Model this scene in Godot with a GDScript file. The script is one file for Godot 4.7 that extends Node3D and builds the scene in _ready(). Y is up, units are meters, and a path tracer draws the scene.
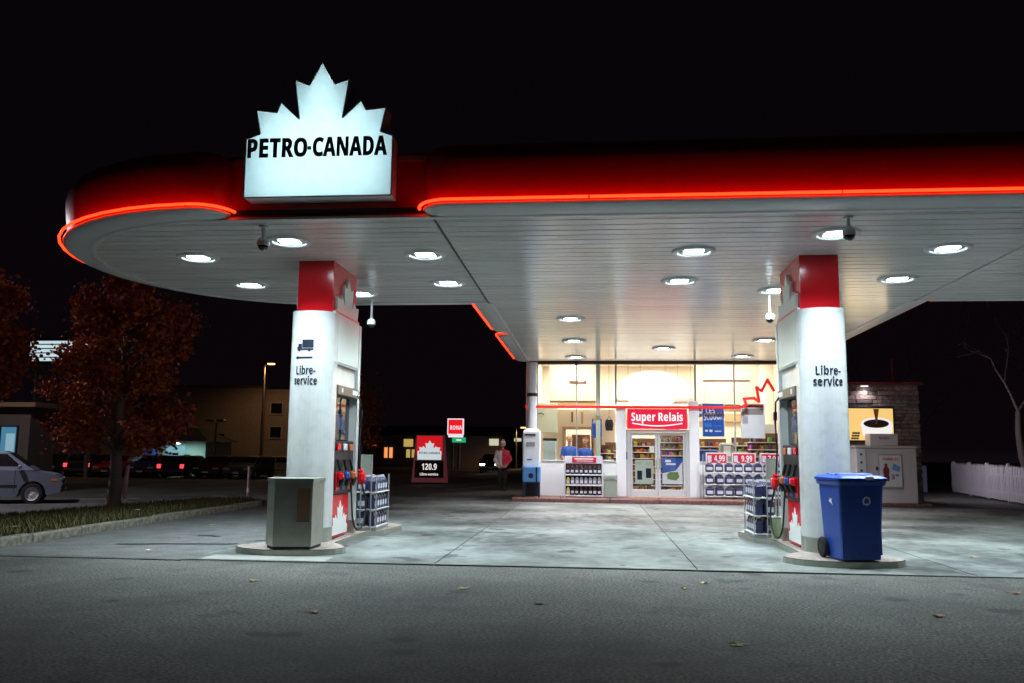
extends Node3D
# A filling station at night, seen from across the forecourt. Units are metres, the camera stands at the origin 1.4 m above the asphalt.

var used := {}
var M := {}
var rng := RandomNumberGenerator.new()

# ------------------------------------------------------------------ mesh builder
class MB:
	var v := PackedVector3Array()
	var n := PackedVector3Array()
	var c := PackedColorArray()
	var u := PackedVector2Array()
	var col := Color.WHITE
	func t3(a: Vector3, b: Vector3, d: Vector3, na: Vector3, nb: Vector3, nd: Vector3) -> void:
		v.push_back(a); v.push_back(d); v.push_back(b)
		n.push_back(na); n.push_back(nd); n.push_back(nb)
		c.push_back(col); c.push_back(col); c.push_back(col)
	func tri(a: Vector3, b: Vector3, d: Vector3) -> void:
		var k := (b - a).cross(d - a)
		if k.length_squared() < 1e-16:
			return
		k = k.normalized()
		t3(a, b, d, k, k, k)
	func quad(a: Vector3, b: Vector3, d: Vector3, e: Vector3) -> void:
		tri(a, b, d); tri(a, d, e)
	func quadn(a: Vector3, b: Vector3, d: Vector3, e: Vector3, na: Vector3, nb: Vector3, nd: Vector3, ne: Vector3) -> void:
		t3(a, b, d, na, nb, nd); t3(a, d, e, na, nd, ne)
	func box(lo: Vector3, hi: Vector3) -> MB:
		var p := []
		for i in 8:
			p.append(Vector3(hi.x if i & 1 else lo.x, hi.y if i & 2 else lo.y, hi.z if i & 4 else lo.z))
		quad(p[4], p[5], p[7], p[6]); quad(p[1], p[0], p[2], p[3]); quad(p[5], p[1], p[3], p[7])
		quad(p[0], p[4], p[6], p[2]); quad(p[6], p[7], p[3], p[2]); quad(p[0], p[1], p[5], p[4])
		return self
	func rbox(lo: Vector3, hi: Vector3, b: float) -> MB:
		# a box with chamfered edges, normals smoothed over the chamfers
		var ctr := (lo + hi) / 2
		var h := (hi - lo) / 2
		for ax in 3:
			var p := (ax + 1) % 3
			var q := (ax + 2) % 3
			for s in [-1.0, 1.0]:
				var f := []
				for k in [[-1, -1], [1, -1], [1, 1], [-1, 1]]:
					var w := Vector3.ZERO
					w[ax] = s * h[ax]; w[p] = k[0] * (h[p] - b); w[q] = k[1] * (h[q] - b)
					f.append(ctr + w)
				if s > 0: quad(f[0], f[1], f[2], f[3])
				else: quad(f[3], f[2], f[1], f[0])
			for s in [-1.0, 1.0]:
				for r in [-1.0, 1.0]:
					var e := []
					for k in [[0, -1], [0, 1], [1, 1], [1, -1]]:
						var w := Vector3.ZERO
						w[ax] = k[1] * (h[ax] - b)
						w[p] = s * (h[p] - (b if k[0] else 0.0)); w[q] = r * (h[q] - (0.0 if k[0] else b))
						e.append(ctr + w)
					var nn := Vector3.ZERO
					nn[p] = s; nn[q] = r
					if (e[1] - e[0]).cross(e[2] - e[0]).dot(nn) > 0: quad(e[0], e[1], e[2], e[3])
					else: quad(e[3], e[2], e[1], e[0])
		for i in 8:
			var s := Vector3(1 if i & 1 else -1, 1 if i & 2 else -1, 1 if i & 4 else -1)
			var a := ctr + s * Vector3(h.x, h.y - b, h.z - b)
			var d := ctr + s * Vector3(h.x - b, h.y, h.z - b)
			var e := ctr + s * Vector3(h.x - b, h.y - b, h.z)
			if (d - a).cross(e - a).dot(s) > 0: tri(a, d, e)
			else: tri(a, e, d)
		return self
	func prism(poly: PackedVector2Array, depth: float, t := Transform3D.IDENTITY) -> MB:
		# poly in the xy plane, pushed out along +z
		var q := poly.duplicate()
		if Geometry2D.is_polygon_clockwise(q):
			q.reverse()
		var ix := Geometry2D.triangulate_polygon(q)
		for k in range(0, ix.size(), 3):
			var a := Vector3(q[ix[k]].x, q[ix[k]].y, depth)
			var b := Vector3(q[ix[k + 1]].x, q[ix[k + 1]].y, depth)
			var d := Vector3(q[ix[k + 2]].x, q[ix[k + 2]].y, depth)
			if (b - a).cross(d - a).z < 0:
				var w := b
				b = d
				d = w
			tri(t * a, t * b, t * d)
			a.z = 0; b.z = 0; d.z = 0
			tri(t * a, t * d, t * b)
		for k in q.size():
			var a := q[k]
			var b := q[(k + 1) % q.size()]
			quad(t * Vector3(a.x, a.y, 0), t * Vector3(b.x, b.y, 0), t * Vector3(b.x, b.y, depth), t * Vector3(a.x, a.y, depth))
		return self
	func slab(poly: PackedVector2Array, y0: float, y1: float) -> MB:
		# poly in plan as (x, z), from height y0 to y1
		return prism(poly, y1 - y0, Transform3D(Basis(Vector3(1, 0, 0), Vector3(0, 0, 1), Vector3(0, 1, 0)), Vector3(0, y0, 0)))
	func tube(pts: Array, rad, seg := 6, caps := true) -> MB:
		var rings := []
		var norms := []
		var side := Vector3.ZERO
		for i in pts.size():
			var d: Vector3 = (pts[mini(i + 1, pts.size() - 1)] - pts[maxi(i - 1, 0)]).normalized()
			if side == Vector3.ZERO or absf(side.dot(d)) > 0.98:
				side = d.cross(Vector3.UP if absf(d.y) < 0.9 else Vector3.RIGHT).normalized()
			side = (side - d * side.dot(d)).normalized()
			var up := d.cross(side)
			var r: float = rad[i] if rad is Array else rad
			var ring := []
			var nr := []
			for k in seg:
				var w := side * cos(TAU * k / seg) + up * sin(TAU * k / seg)
				ring.append(pts[i] + w * r); nr.append(w)
			rings.append(ring); norms.append(nr)
		for i in pts.size() - 1:
			for k in seg:
				var j := (k + 1) % seg
				quadn(rings[i][k], rings[i][j], rings[i + 1][j], rings[i + 1][k], norms[i][k], norms[i][j], norms[i + 1][j], norms[i + 1][k])
		if caps:
			for k in range(1, seg - 1):
				tri(rings[0][0], rings[0][k + 1], rings[0][k])
				tri(rings[-1][0], rings[-1][k], rings[-1][k + 1])
		return self
	func lathe(prof: Array, seg := 12, t := Transform3D.IDENTITY) -> MB:
		# prof: (radius, y) from bottom to top
		for i in prof.size() - 1:
			var a: Vector2 = prof[i]
			var b: Vector2 = prof[i + 1]
			var d := b - a
			for k in seg:
				var p0 := Vector3(cos(TAU * k / seg), 0, sin(TAU * k / seg))
				var p1 := Vector3(cos(TAU * (k + 1) / seg), 0, sin(TAU * (k + 1) / seg))
				var n0 := (t.basis * (p0 * d.y - Vector3(0, d.x, 0))).normalized()
				var n1 := (t.basis * (p1 * d.y - Vector3(0, d.x, 0))).normalized()
				var q0 := t * (p0 * a.x + Vector3(0, a.y, 0))
				var q1 := t * (p1 * a.x + Vector3(0, a.y, 0))
				var q2 := t * (p1 * b.x + Vector3(0, b.y, 0))
				var q3 := t * (p0 * b.x + Vector3(0, b.y, 0))
				quadn(q0, q3, q2, q1, n0, n0, n1, n1)
		return self
	func loft(rings: Array, cap := true) -> MB:
		# rings of equal length, each counter-clockwise seen from the last ring's end
		var m: int = rings[0].size()
		for i in rings.size() - 1:
			for k in m:
				quad(rings[i][k], rings[i][(k + 1) % m], rings[i + 1][(k + 1) % m], rings[i + 1][k])
		if cap:
			for k in range(1, m - 1):
				tri(rings[0][0], rings[0][k + 1], rings[0][k])
				tri(rings[-1][0], rings[-1][k], rings[-1][k + 1])
		return self
	func add(m: Mesh, t := Transform3D.IDENTITY) -> MB:
		for s in m.get_surface_count():
			var a := m.surface_get_arrays(s)
			var vv: PackedVector3Array = a[Mesh.ARRAY_VERTEX]
			var ix = a[Mesh.ARRAY_INDEX]
			if ix == null: ix = range(vv.size())
			for k in range(0, ix.size(), 3):
				tri(t * vv[ix[k]], t * vv[ix[k + 2]], t * vv[ix[k + 1]])
		return self
	func mesh() -> ArrayMesh:
		var a := []
		a.resize(Mesh.ARRAY_MAX)
		a[Mesh.ARRAY_VERTEX] = v
		a[Mesh.ARRAY_NORMAL] = n
		a[Mesh.ARRAY_COLOR] = c
		if u.size() == v.size():
			a[Mesh.ARRAY_TEX_UV] = u
		var m := ArrayMesh.new()
		if v.size():
			m.add_surface_from_arrays(Mesh.PRIMITIVE_TRIANGLES, a)
		return m

# ------------------------------------------------------------------ nodes
func numbered(s: String) -> String:
	if not used.has(s):
		used[s] = 0
		return s
	used[s] += 1
	return "%s_%03d" % [s, used[s]]

func obj(called: String, shape, m: Material, parent: Node = self, at := Vector3.ZERO) -> MeshInstance3D:
	var o := MeshInstance3D.new()
	o.name = numbered(called) if parent == self else called
	o.mesh = shape.mesh() if shape is MB else shape
	o.material_override = m
	parent.add_child(o, true)
	o.position = at
	return o

func tag(o: Node, label: String, category: String, group := "", kind := "") -> Node:
	if label: o.set_meta("label", label)
	if category: o.set_meta("category", category)
	if group: o.set_meta("group", group)
	if kind: o.set_meta("kind", kind)
	return o

func thing(called: String, label: String, category: String, at := Vector3.ZERO, group := "") -> Node3D:
	var o := Node3D.new()
	o.name = numbered(called)
	add_child(o)
	o.position = at
	tag(o, label, category, group)
	return o

func copy(o: Node3D, called: String, at: Vector3, label := "") -> Node3D:
	var r: Node3D = o.duplicate()
	r.name = numbered(called)
	add_child(r)
	r.position = at
	if label: r.set_meta("label", label)
	return r

func struct(called: String, shape, m: Material) -> MeshInstance3D:
	var o := obj(called, shape, m)
	o.set_meta("kind", "structure")
	return o

# ------------------------------------------------------------------ materials
func lin(r: float, g: float, b: float) -> Color:
	return Color(r, g, b).linear_to_srgb()

func mat(key: String, c: Color, rough := 0.6, metal := 0.0) -> StandardMaterial3D:
	if M.has(key): return M[key]
	var m := StandardMaterial3D.new()
	m.resource_name = key
	m.albedo_color = c
	m.roughness = rough
	m.metallic = metal
	M[key] = m
	return m

func glow(key: String, c: Color, energy: float) -> StandardMaterial3D:
	if M.has(key): return M[key]
	var m := mat(key, c.darkened(0.5), 0.4)
	m.emission_enabled = true
	m.emission = c
	m.emission_energy_multiplier = energy
	return m

func noise_bytes(sd: int, freq: float, oct: int, size: int) -> PackedByteArray:
	var f := FastNoiseLite.new()
	f.seed = sd
	f.noise_type = FastNoiseLite.TYPE_SIMPLEX_SMOOTH
	f.frequency = freq
	f.fractal_octaves = oct
	var im := f.get_seamless_image(size, size, false, false, 0.15, true)
	im.convert(Image.FORMAT_L8)
	return im.get_data()

func mottle(size: int, layers: Array, ramp: Array) -> ImageTexture:
	# layers: [seed, frequency, octaves, weight]; ramp: linear colours from low to high
	var acc := PackedFloat32Array()
	acc.resize(size * size)
	for l in layers:
		var d := noise_bytes(l[0], l[1], l[2], size)
		var w: float = l[3] / 255.0
		for i in d.size():
			acc[i] += d[i] * w
	var lut := PackedByteArray()
	for i in 256:
		var x := i / 255.0 * (ramp.size() - 1)
		var k := mini(int(x), ramp.size() - 2)
		var cc: Color = ramp[k].lerp(ramp[k + 1], x - k).linear_to_srgb()
		lut.append(int(clampf(cc.r, 0, 1) * 255)); lut.append(int(clampf(cc.g, 0, 1) * 255)); lut.append(int(clampf(cc.b, 0, 1) * 255))
	var o := PackedByteArray()
	o.resize(size * size * 3)
	for i in acc.size():
		var k := clampi(int(acc[i] * 255), 0, 255) * 3
		o[i * 3] = lut[k]; o[i * 3 + 1] = lut[k + 1]; o[i * 3 + 2] = lut[k + 2]
	var im := Image.create_from_data(size, size, false, Image.FORMAT_RGB8, o)
	return ImageTexture.create_from_image(im)

func bumps(sd: int, freq: float, oct: int, size: int, strength: float) -> ImageTexture:
	var im := Image.create_from_data(size, size, false, Image.FORMAT_L8, noise_bytes(sd, freq, oct, size))
	im.convert(Image.FORMAT_RGBA8)
	im.bump_map_to_normal_map(strength)
	return ImageTexture.create_from_image(im)

func textured(key: String, tex: Texture2D, scale: float, rough: float, nrm: Texture2D = null, nscale := 1.0, world := true) -> StandardMaterial3D:
	var m := mat(key, Color.WHITE, rough)
	m.albedo_texture = tex
	m.uv1_triplanar = true
	m.uv1_world_triplanar = world
	m.uv1_scale = Vector3.ONE * scale
	if nrm:
		m.normal_enabled = true
		m.normal_texture = nrm
		m.normal_scale = nscale
	return m

func lettering(s: String, height: float, depth := 0.006, serif := false, bold := true) -> TextMesh:
	var f := SystemFont.new()
	f.font_names = PackedStringArray(["Droid Serif" if serif else "Droid Sans"])
	f.font_weight = 700 if bold else 400
	var fv := FontVariation.new()
	fv.base_font = f
	fv.variation_embolden = 0.7 if s in ["PETRO", "CANADA"] else 0.0
	var t := TextMesh.new()
	t.font = fv
	t.text = s
	t.font_size = 48
	t.pixel_size = height / 35.0
	t.depth = depth
	t.curve_step = 1.0
	return t

func write(s: String, height: float, m: Material, parent: Node, at: Vector3, width := 0.0, turn := 0.0, called := "lettering") -> MeshInstance3D:
	var t := lettering(s, height)
	var o := obj(called, t, m, parent, at)
	o.rotation.y = turn
	if width > 0.0:
		var w := t.get_aabb().size.x
		if w > 0.01: o.scale = Vector3(width / w, 1, 1)
	return o

func L2(a: Array) -> PackedVector2Array:
	var p := PackedVector2Array()
	for k in range(0, a.size(), 2):
		p.push_back(Vector2(a[k], a[k + 1]))
	return p

func soff(z: float) -> float:
	return 4.054 + 0.01218 * (z + 25.2)

func land(x: float, z: float) -> float:
	var d := maxf(-8.6 - x, minf(-25.5 - z, -2.4 - x))
	return -0.4 * smoothstep(0.0, 7.0, d)

const CROWN := [0.0, 0.0, 0.095, 0.065, 0.059, 0.38, 0.203, 0.339, 0.23, 0.476, 0.359, 0.248, 0.318, 0.769, 0.422, 0.689, 0.505, 1.0, 0.596, 0.695, 0.693, 0.755, 0.656, 0.248, 0.781, 0.47, 0.814, 0.344, 0.951, 0.369, 0.916, 0.055, 1.0, 0.0]

func leaf_outline(x0: float, x1: float, y0: float, ys: float, yp: float) -> PackedVector2Array:
	# a half maple leaf rising from a straight-sided panel
	var p := PackedVector2Array([Vector2(x1, y0), Vector2(x0, y0)])
	for k in range(0, CROWN.size(), 2):
		p.push_back(Vector2(lerpf(x0, x1, CROWN[k]), lerpf(ys, yp, CROWN[k + 1])))
	return p

# ------------------------------------------------------------------ scene
func _ready() -> void:
	rng.seed = 20131
	var cam := Camera3D.new()
	add_child(cam)
	cam.position = Vector3(0, 1.4, 0)
	cam.basis = Basis(Vector3.UP, 0.09514) * Basis(Vector3.RIGHT, 0.12865) * Basis(Vector3.BACK, 0.009626)
	cam.fov = 43.80
	cam.near = 0.05
	cam.far = 600.0
	cam.current = true
	var env := Environment.new()
	env.background_mode = Environment.BG_SKY
	var skym := ProceduralSkyMaterial.new()
	skym.sky_top_color = Color(0.022, 0.014, 0.022)
	skym.sky_horizon_color = Color(0.03, 0.015, 0.024)
	skym.sky_curve = 0.2
	skym.ground_bottom_color = Color(0.02, 0.02, 0.02)
	skym.ground_horizon_color = Color(0.06, 0.04, 0.05)
	var sky := Sky.new()
	sky.sky_material = skym
	env.sky = sky
	env.tonemap_mode = Environment.TONE_MAPPER_LINEAR
	env.tonemap_exposure = 1.25
	env.sdfgi_enabled = true
	env.ssao_enabled = true
	env.ssil_enabled = true
	var we := WorldEnvironment.new()
	we.environment = env
	add_child(we)
	make_materials()
	make_ground()
	make_canopy()
	make_ceiling_fixtures()
	make_store()
	make_store_inside()
	make_wing()
	make_islands()
	make_pump(Vector3(-4.12, 0.09, -12.83), true)
	make_pump(Vector3(3.2, 0.09, -12.83), false)
	make_forecourt_things()
	make_store_front_things()
	make_left_side()
	make_far_street()
	make_right_side()
	make_people()
	make_fallen_leaves()

func make_materials() -> void:
	var n_fine := bumps(11, 0.09, 3, 512, 2.0)
	var n_soft := bumps(12, 0.02, 4, 512, 2.0)
	var grain := mottle(1024, [[1, 0.1, 2, 0.5], [16, 0.28, 2, 0.5]], [lin0(0.03), lin0(0.05), lin0(0.13), lin0(0.52), lin0(1.0), lin0(1.0), lin0(1.0)])
	var pores := mottle(512, [[17, 0.2, 3, 1.0]], [lin0(0.35), lin0(0.5), lin0(0.95), lin0(1.0), lin0(1.0)])
	var a := textured("asphalt", worn_map(1024, 21.0, 71, [Color(0.035, 0.034, 0.032), Color(0.105, 0.103, 0.096), Color(0.175, 0.17, 0.156), Color(0.24, 0.233, 0.215)], 300, 24), 1.0 / 21.0, 0.82)
	fine_grain(a, grain, n_fine, 0.24)
	var k := textured("concrete", worn_map(1024, 16.0, 81, [Color(0.024, 0.026, 0.025), Color(0.09, 0.097, 0.093), Color(0.185, 0.198, 0.19), Color(0.3, 0.316, 0.304)], 420, 30), 1.0 / 16.0, 0.62)
	fine_grain(k, pores, n_soft, 0.8)
	a.vertex_color_use_as_albedo = true
	k.vertex_color_use_as_albedo = true
	var w := textured("worn_asphalt", mottle(512, [[5, 0.1, 3, 0.5], [6, 0.01, 4, 0.5]], [lin0(0.03), lin0(0.08), lin0(0.12), lin0(0.18)]), 0.4, 0.8, n_fine, 0.5)
	w.vertex_color_use_as_albedo = true
	textured("kerb_stone", mottle(256, [[7, 0.05, 4, 1.0]], [Color(0.07, 0.065, 0.05), Color(0.16, 0.15, 0.12), Color(0.26, 0.245, 0.2)]), 0.6, 0.85, n_soft, 0.6)
	textured("steel", mottle(256, [[8, 0.02, 4, 0.6], [9, 0.3, 1, 0.4]], [Color(0.36, 0.38, 0.33), Color(0.5, 0.52, 0.45)]), 0.9, 0.34).metallic = 0.75
	textured("island_top", mottle(256, [[10, 0.04, 4, 1.0]], [Color(0.14, 0.1, 0.09), Color(0.3, 0.24, 0.21), Color(0.36, 0.3, 0.27)]), 0.8, 0.8, n_soft, 0.5)
	textured("brick_field", mottle(256, [[13, 0.05, 3, 1.0]], [Color(0.2, 0.15, 0.12), Color(0.34, 0.27, 0.22)]), 0.5, 0.9)
	textured("bark", mottle(256, [[14, 0.06, 4, 1.0]], [Color(0.09, 0.075, 0.07), Color(0.26, 0.21, 0.19)]), 1.5, 0.95, n_fine, 1.0)
	textured("soil", mottle(256, [[15, 0.06, 4, 1.0]], [Color(0.02, 0.025, 0.01), Color(0.06, 0.065, 0.025)]), 0.8, 0.95)
	for i in 4:
		textured("stone_%d" % i, mottle(128, [[20 + i, 0.05, 4, 1.0]], [[Color(0.1, 0.08, 0.075), Color(0.3, 0.25, 0.24)], [Color(0.14, 0.11, 0.1), Color(0.36, 0.31, 0.3)], [Color(0.07, 0.06, 0.06), Color(0.2, 0.17, 0.17)], [Color(0.16, 0.12, 0.1), Color(0.42, 0.34, 0.3)]][i]), 1.3, 0.8, n_soft, 1.0)
	# soffit metal in three close tones, plank by plank
	for i in 3:
		var m := textured("soffit_%d" % i, mottle(256, [[30 + i, 0.01, 3, 0.7], [34, 0.2, 1, 0.3]], [Color(0.68, 0.67, 0.645) * (0.92 + 0.06 * i), Color(0.79, 0.78, 0.755) * (0.94 + 0.04 * i)]), 0.3, 0.17)
		m.metallic_specular = 0.7
	var rd := mat("fascia_red", lin(0.5, 0.008, 0.022), 0.4)
	rd.clearcoat_enabled = true
	rd.clearcoat = 0.25
	rd.clearcoat_roughness = 0.3
	mat("fascia_white", lin(0.6, 0.6, 0.6), 0.35)
	mat("trim_grey", lin(0.3, 0.31, 0.3), 0.4)
	mat("dark", lin(0.012, 0.012, 0.014), 0.6)
	mat("black_plastic", lin(0.01, 0.01, 0.012), 0.4)
	mat("rubber", lin(0.012, 0.012, 0.012), 0.8)
	var pw := textured("panel_white", mottle(512, [[63, 0.012, 5, 0.75], [64, 0.1, 2, 0.25]], [Color(0.48, 0.485, 0.47), Color(0.64, 0.65, 0.65), Color(0.68, 0.69, 0.69)]), 0.7, 0.25)
	pw.clearcoat_enabled = true
	pw.clearcoat = 0.4
	pw.clearcoat_roughness = 0.1
	mat("white_paint", lin(0.82, 0.82, 0.83), 0.45)
	mat("post_white", lin(0.68, 0.7, 0.72), 0.4)
	mat("pump_red", lin(0.72, 0.012, 0.02), 0.15)
	mat("sign_red", lin(0.6, 0.01, 0.04), 0.4)
	mat("ink", lin(0.008, 0.012, 0.035), 0.5)
	mat("letter_white", lin(0.8, 0.8, 0.8), 0.5)
	mat("aluminium", lin(0.68, 0.69, 0.7), 0.4, 0.2)
	mat("mullion", lin(0.32, 0.33, 0.32), 0.4, 0.3)
	var g := mat("glass", Color(0.12, 0.14, 0.14, 0.04), 0.02)
	g.transparency = BaseMaterial3D.TRANSPARENCY_ALPHA
	mat("dark_glass", lin(0.01, 0.012, 0.015), 0.06)
	mat("cream", lin(0.7, 0.64, 0.54), 0.7)
	mat("cream_white", lin(0.86, 0.84, 0.8), 0.7)
	mat("tan", lin(0.42, 0.29, 0.15), 0.6)
	mat("brown", lin(0.16, 0.09, 0.05), 0.6)
	mat("pale_green", lin(0.45, 0.5, 0.4), 0.6)
	mat("floor_tile", lin(0.4, 0.3, 0.22), 0.4)
	mat("bin_blue", lin(0.011, 0.058, 0.34), 0.38)
	mat("poster_blue", lin(0.02, 0.09, 0.4), 0.4)
	mat("poster_pale", lin(0.76, 0.79, 0.8), 0.5)
	mat("poster_green", lin(0.5, 0.6, 0.5), 0.5)
	mat("grey_green", lin(0.3, 0.34, 0.29), 0.5)
	mat("jug_dark", lin(0.03, 0.035, 0.09), 0.3)
	mat("jug_blue", lin(0.1, 0.32, 0.6), 0.25)
	mat("cap_white", lin(0.7, 0.7, 0.72), 0.4)
	mat("label_white", lin(0.62, 0.6, 0.68), 0.5)
	mat("wire_grey", lin(0.4, 0.42, 0.42), 0.4, 0.5)
	mat("header_brown", lin(0.2, 0.15, 0.11), 0.45)
	mat("oil_black", lin(0.02, 0.02, 0.022), 0.3)
	mat("oil_yellow", lin(0.6, 0.48, 0.08), 0.35)
	mat("oil_grey", lin(0.28, 0.3, 0.33), 0.35)
	mat("picket", lin(0.72, 0.7, 0.74), 0.6)
	mat("marking", lin(0.5, 0.48, 0.42), 0.8)
	mat("lamp_pole", lin(0.18, 0.16, 0.14), 0.5)
	mat("dark_wall", lin(0.2, 0.17, 0.16), 0.8)
	glow("neon", lin(1.0, 0.022, 0.004), 5.4)
	glow("led", lin(0.76, 0.91, 1.0), 38.0)
	glow("lightbox", lin(0.62, 0.86, 0.93), 0.82)

func fine_grain(m: StandardMaterial3D, tex: Texture2D, _nrm: Texture2D, scale: float) -> void:
	m.detail_enabled = true
	m.detail_albedo = tex
	m.detail_blend_mode = BaseMaterial3D.BLEND_MODE_MUL
	m.detail_uv_layer = BaseMaterial3D.DETAIL_UV_2
	m.uv2_triplanar = true
	m.uv2_world_triplanar = true
	m.uv2_scale = Vector3.ONE * scale
	m.heightmap_enabled = false

func worn_map(size: int, metres: float, sd: int, ramp: Array, spots: int, cracks: int) -> ImageTexture:
	# paving as it is worn: mottling, drips of oil, tyre scuffs that wander, hairline cracks
	var r := RandomNumberGenerator.new()
	r.seed = sd
	var n1 := noise_bytes(sd + 1, 0.006, 6, size)
	var n2 := noise_bytes(sd + 2, 0.05, 4, size)
	var acc := PackedFloat32Array()
	acc.resize(size * size)
	for i in acc.size():
		acc[i] = 0.1 + 1.0 * (n1[i] / 255.0 - 0.5) + 0.5 + 0.4 * (n2[i] / 255.0 - 0.5)
	var ppm := size / metres
	for k in spots:
		var cx := r.randi() % size
		var cy := r.randi() % size
		var rad := ppm * (r.randf_range(0.04, 0.16) if k % 4 else r.randf_range(0.25, 0.6))
		var dark := r.randf_range(0.15, 0.5) if k % 4 else r.randf_range(0.1, 0.22)
		var e := int(rad * 1.6)
		for dy in range(-e, e + 1):
			for dx in range(-e, e + 1):
				var px := posmod(cx + dx, size)
				var py := posmod(cy + dy, size)
				var q := py * size + px
				var d := sqrt(dx * dx + dy * dy) / rad + (n2[q] / 255.0 - 0.5) * 1.6
				if d < 1.0: acc[q] -= dark * minf(1.0, (1.0 - d) * 4.0)
	for k in 7:
		var x := r.randf() * size
		var amp := r.randf_range(8, 40)
		var ph := r.randf() * TAU
		var y0 := r.randi() % size
		var wdt := ppm * r.randf_range(0.08, 0.13)
		for y in int(size * r.randf_range(0.3, 0.8)):
			var py := (y0 + y) % size
			var xc := x + amp * sin(ph + y * 0.006)
			for dx in range(-int(wdt), int(wdt) + 1):
				var q := py * size + posmod(int(xc) + dx, size)
				acc[q] -= 0.13 * (n2[q] / 255.0)
	for k in cracks:
		var x := r.randf() * size
		var y := r.randf() * size
		var a := r.randf() * TAU
		for i in int(ppm * r.randf_range(0.8, 3.0)):
			a += r.randf_range(-0.35, 0.35)
			x += cos(a)
			y += sin(a)
			acc[posmod(int(y), size) * size + posmod(int(x), size)] -= 0.4
	var o := PackedByteArray()
	o.resize(size * size * 3)
	for i in acc.size():
		var v := clampf(acc[i], 0.0, 0.999) * (ramp.size() - 1)
		var j := mini(int(v), ramp.size() - 2)
		var cc: Color = ramp[j].lerp(ramp[j + 1], v - j).linear_to_srgb()
		o[i * 3] = int(cc.r * 255); o[i * 3 + 1] = int(cc.g * 255); o[i * 3 + 2] = int(cc.b * 255)
	return ImageTexture.create_from_image(Image.create_from_data(size, size, false, Image.FORMAT_RGB8, o))

func lin0(x: float) -> Color:
	return Color(x, x * 1.01, x * 0.99)

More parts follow.
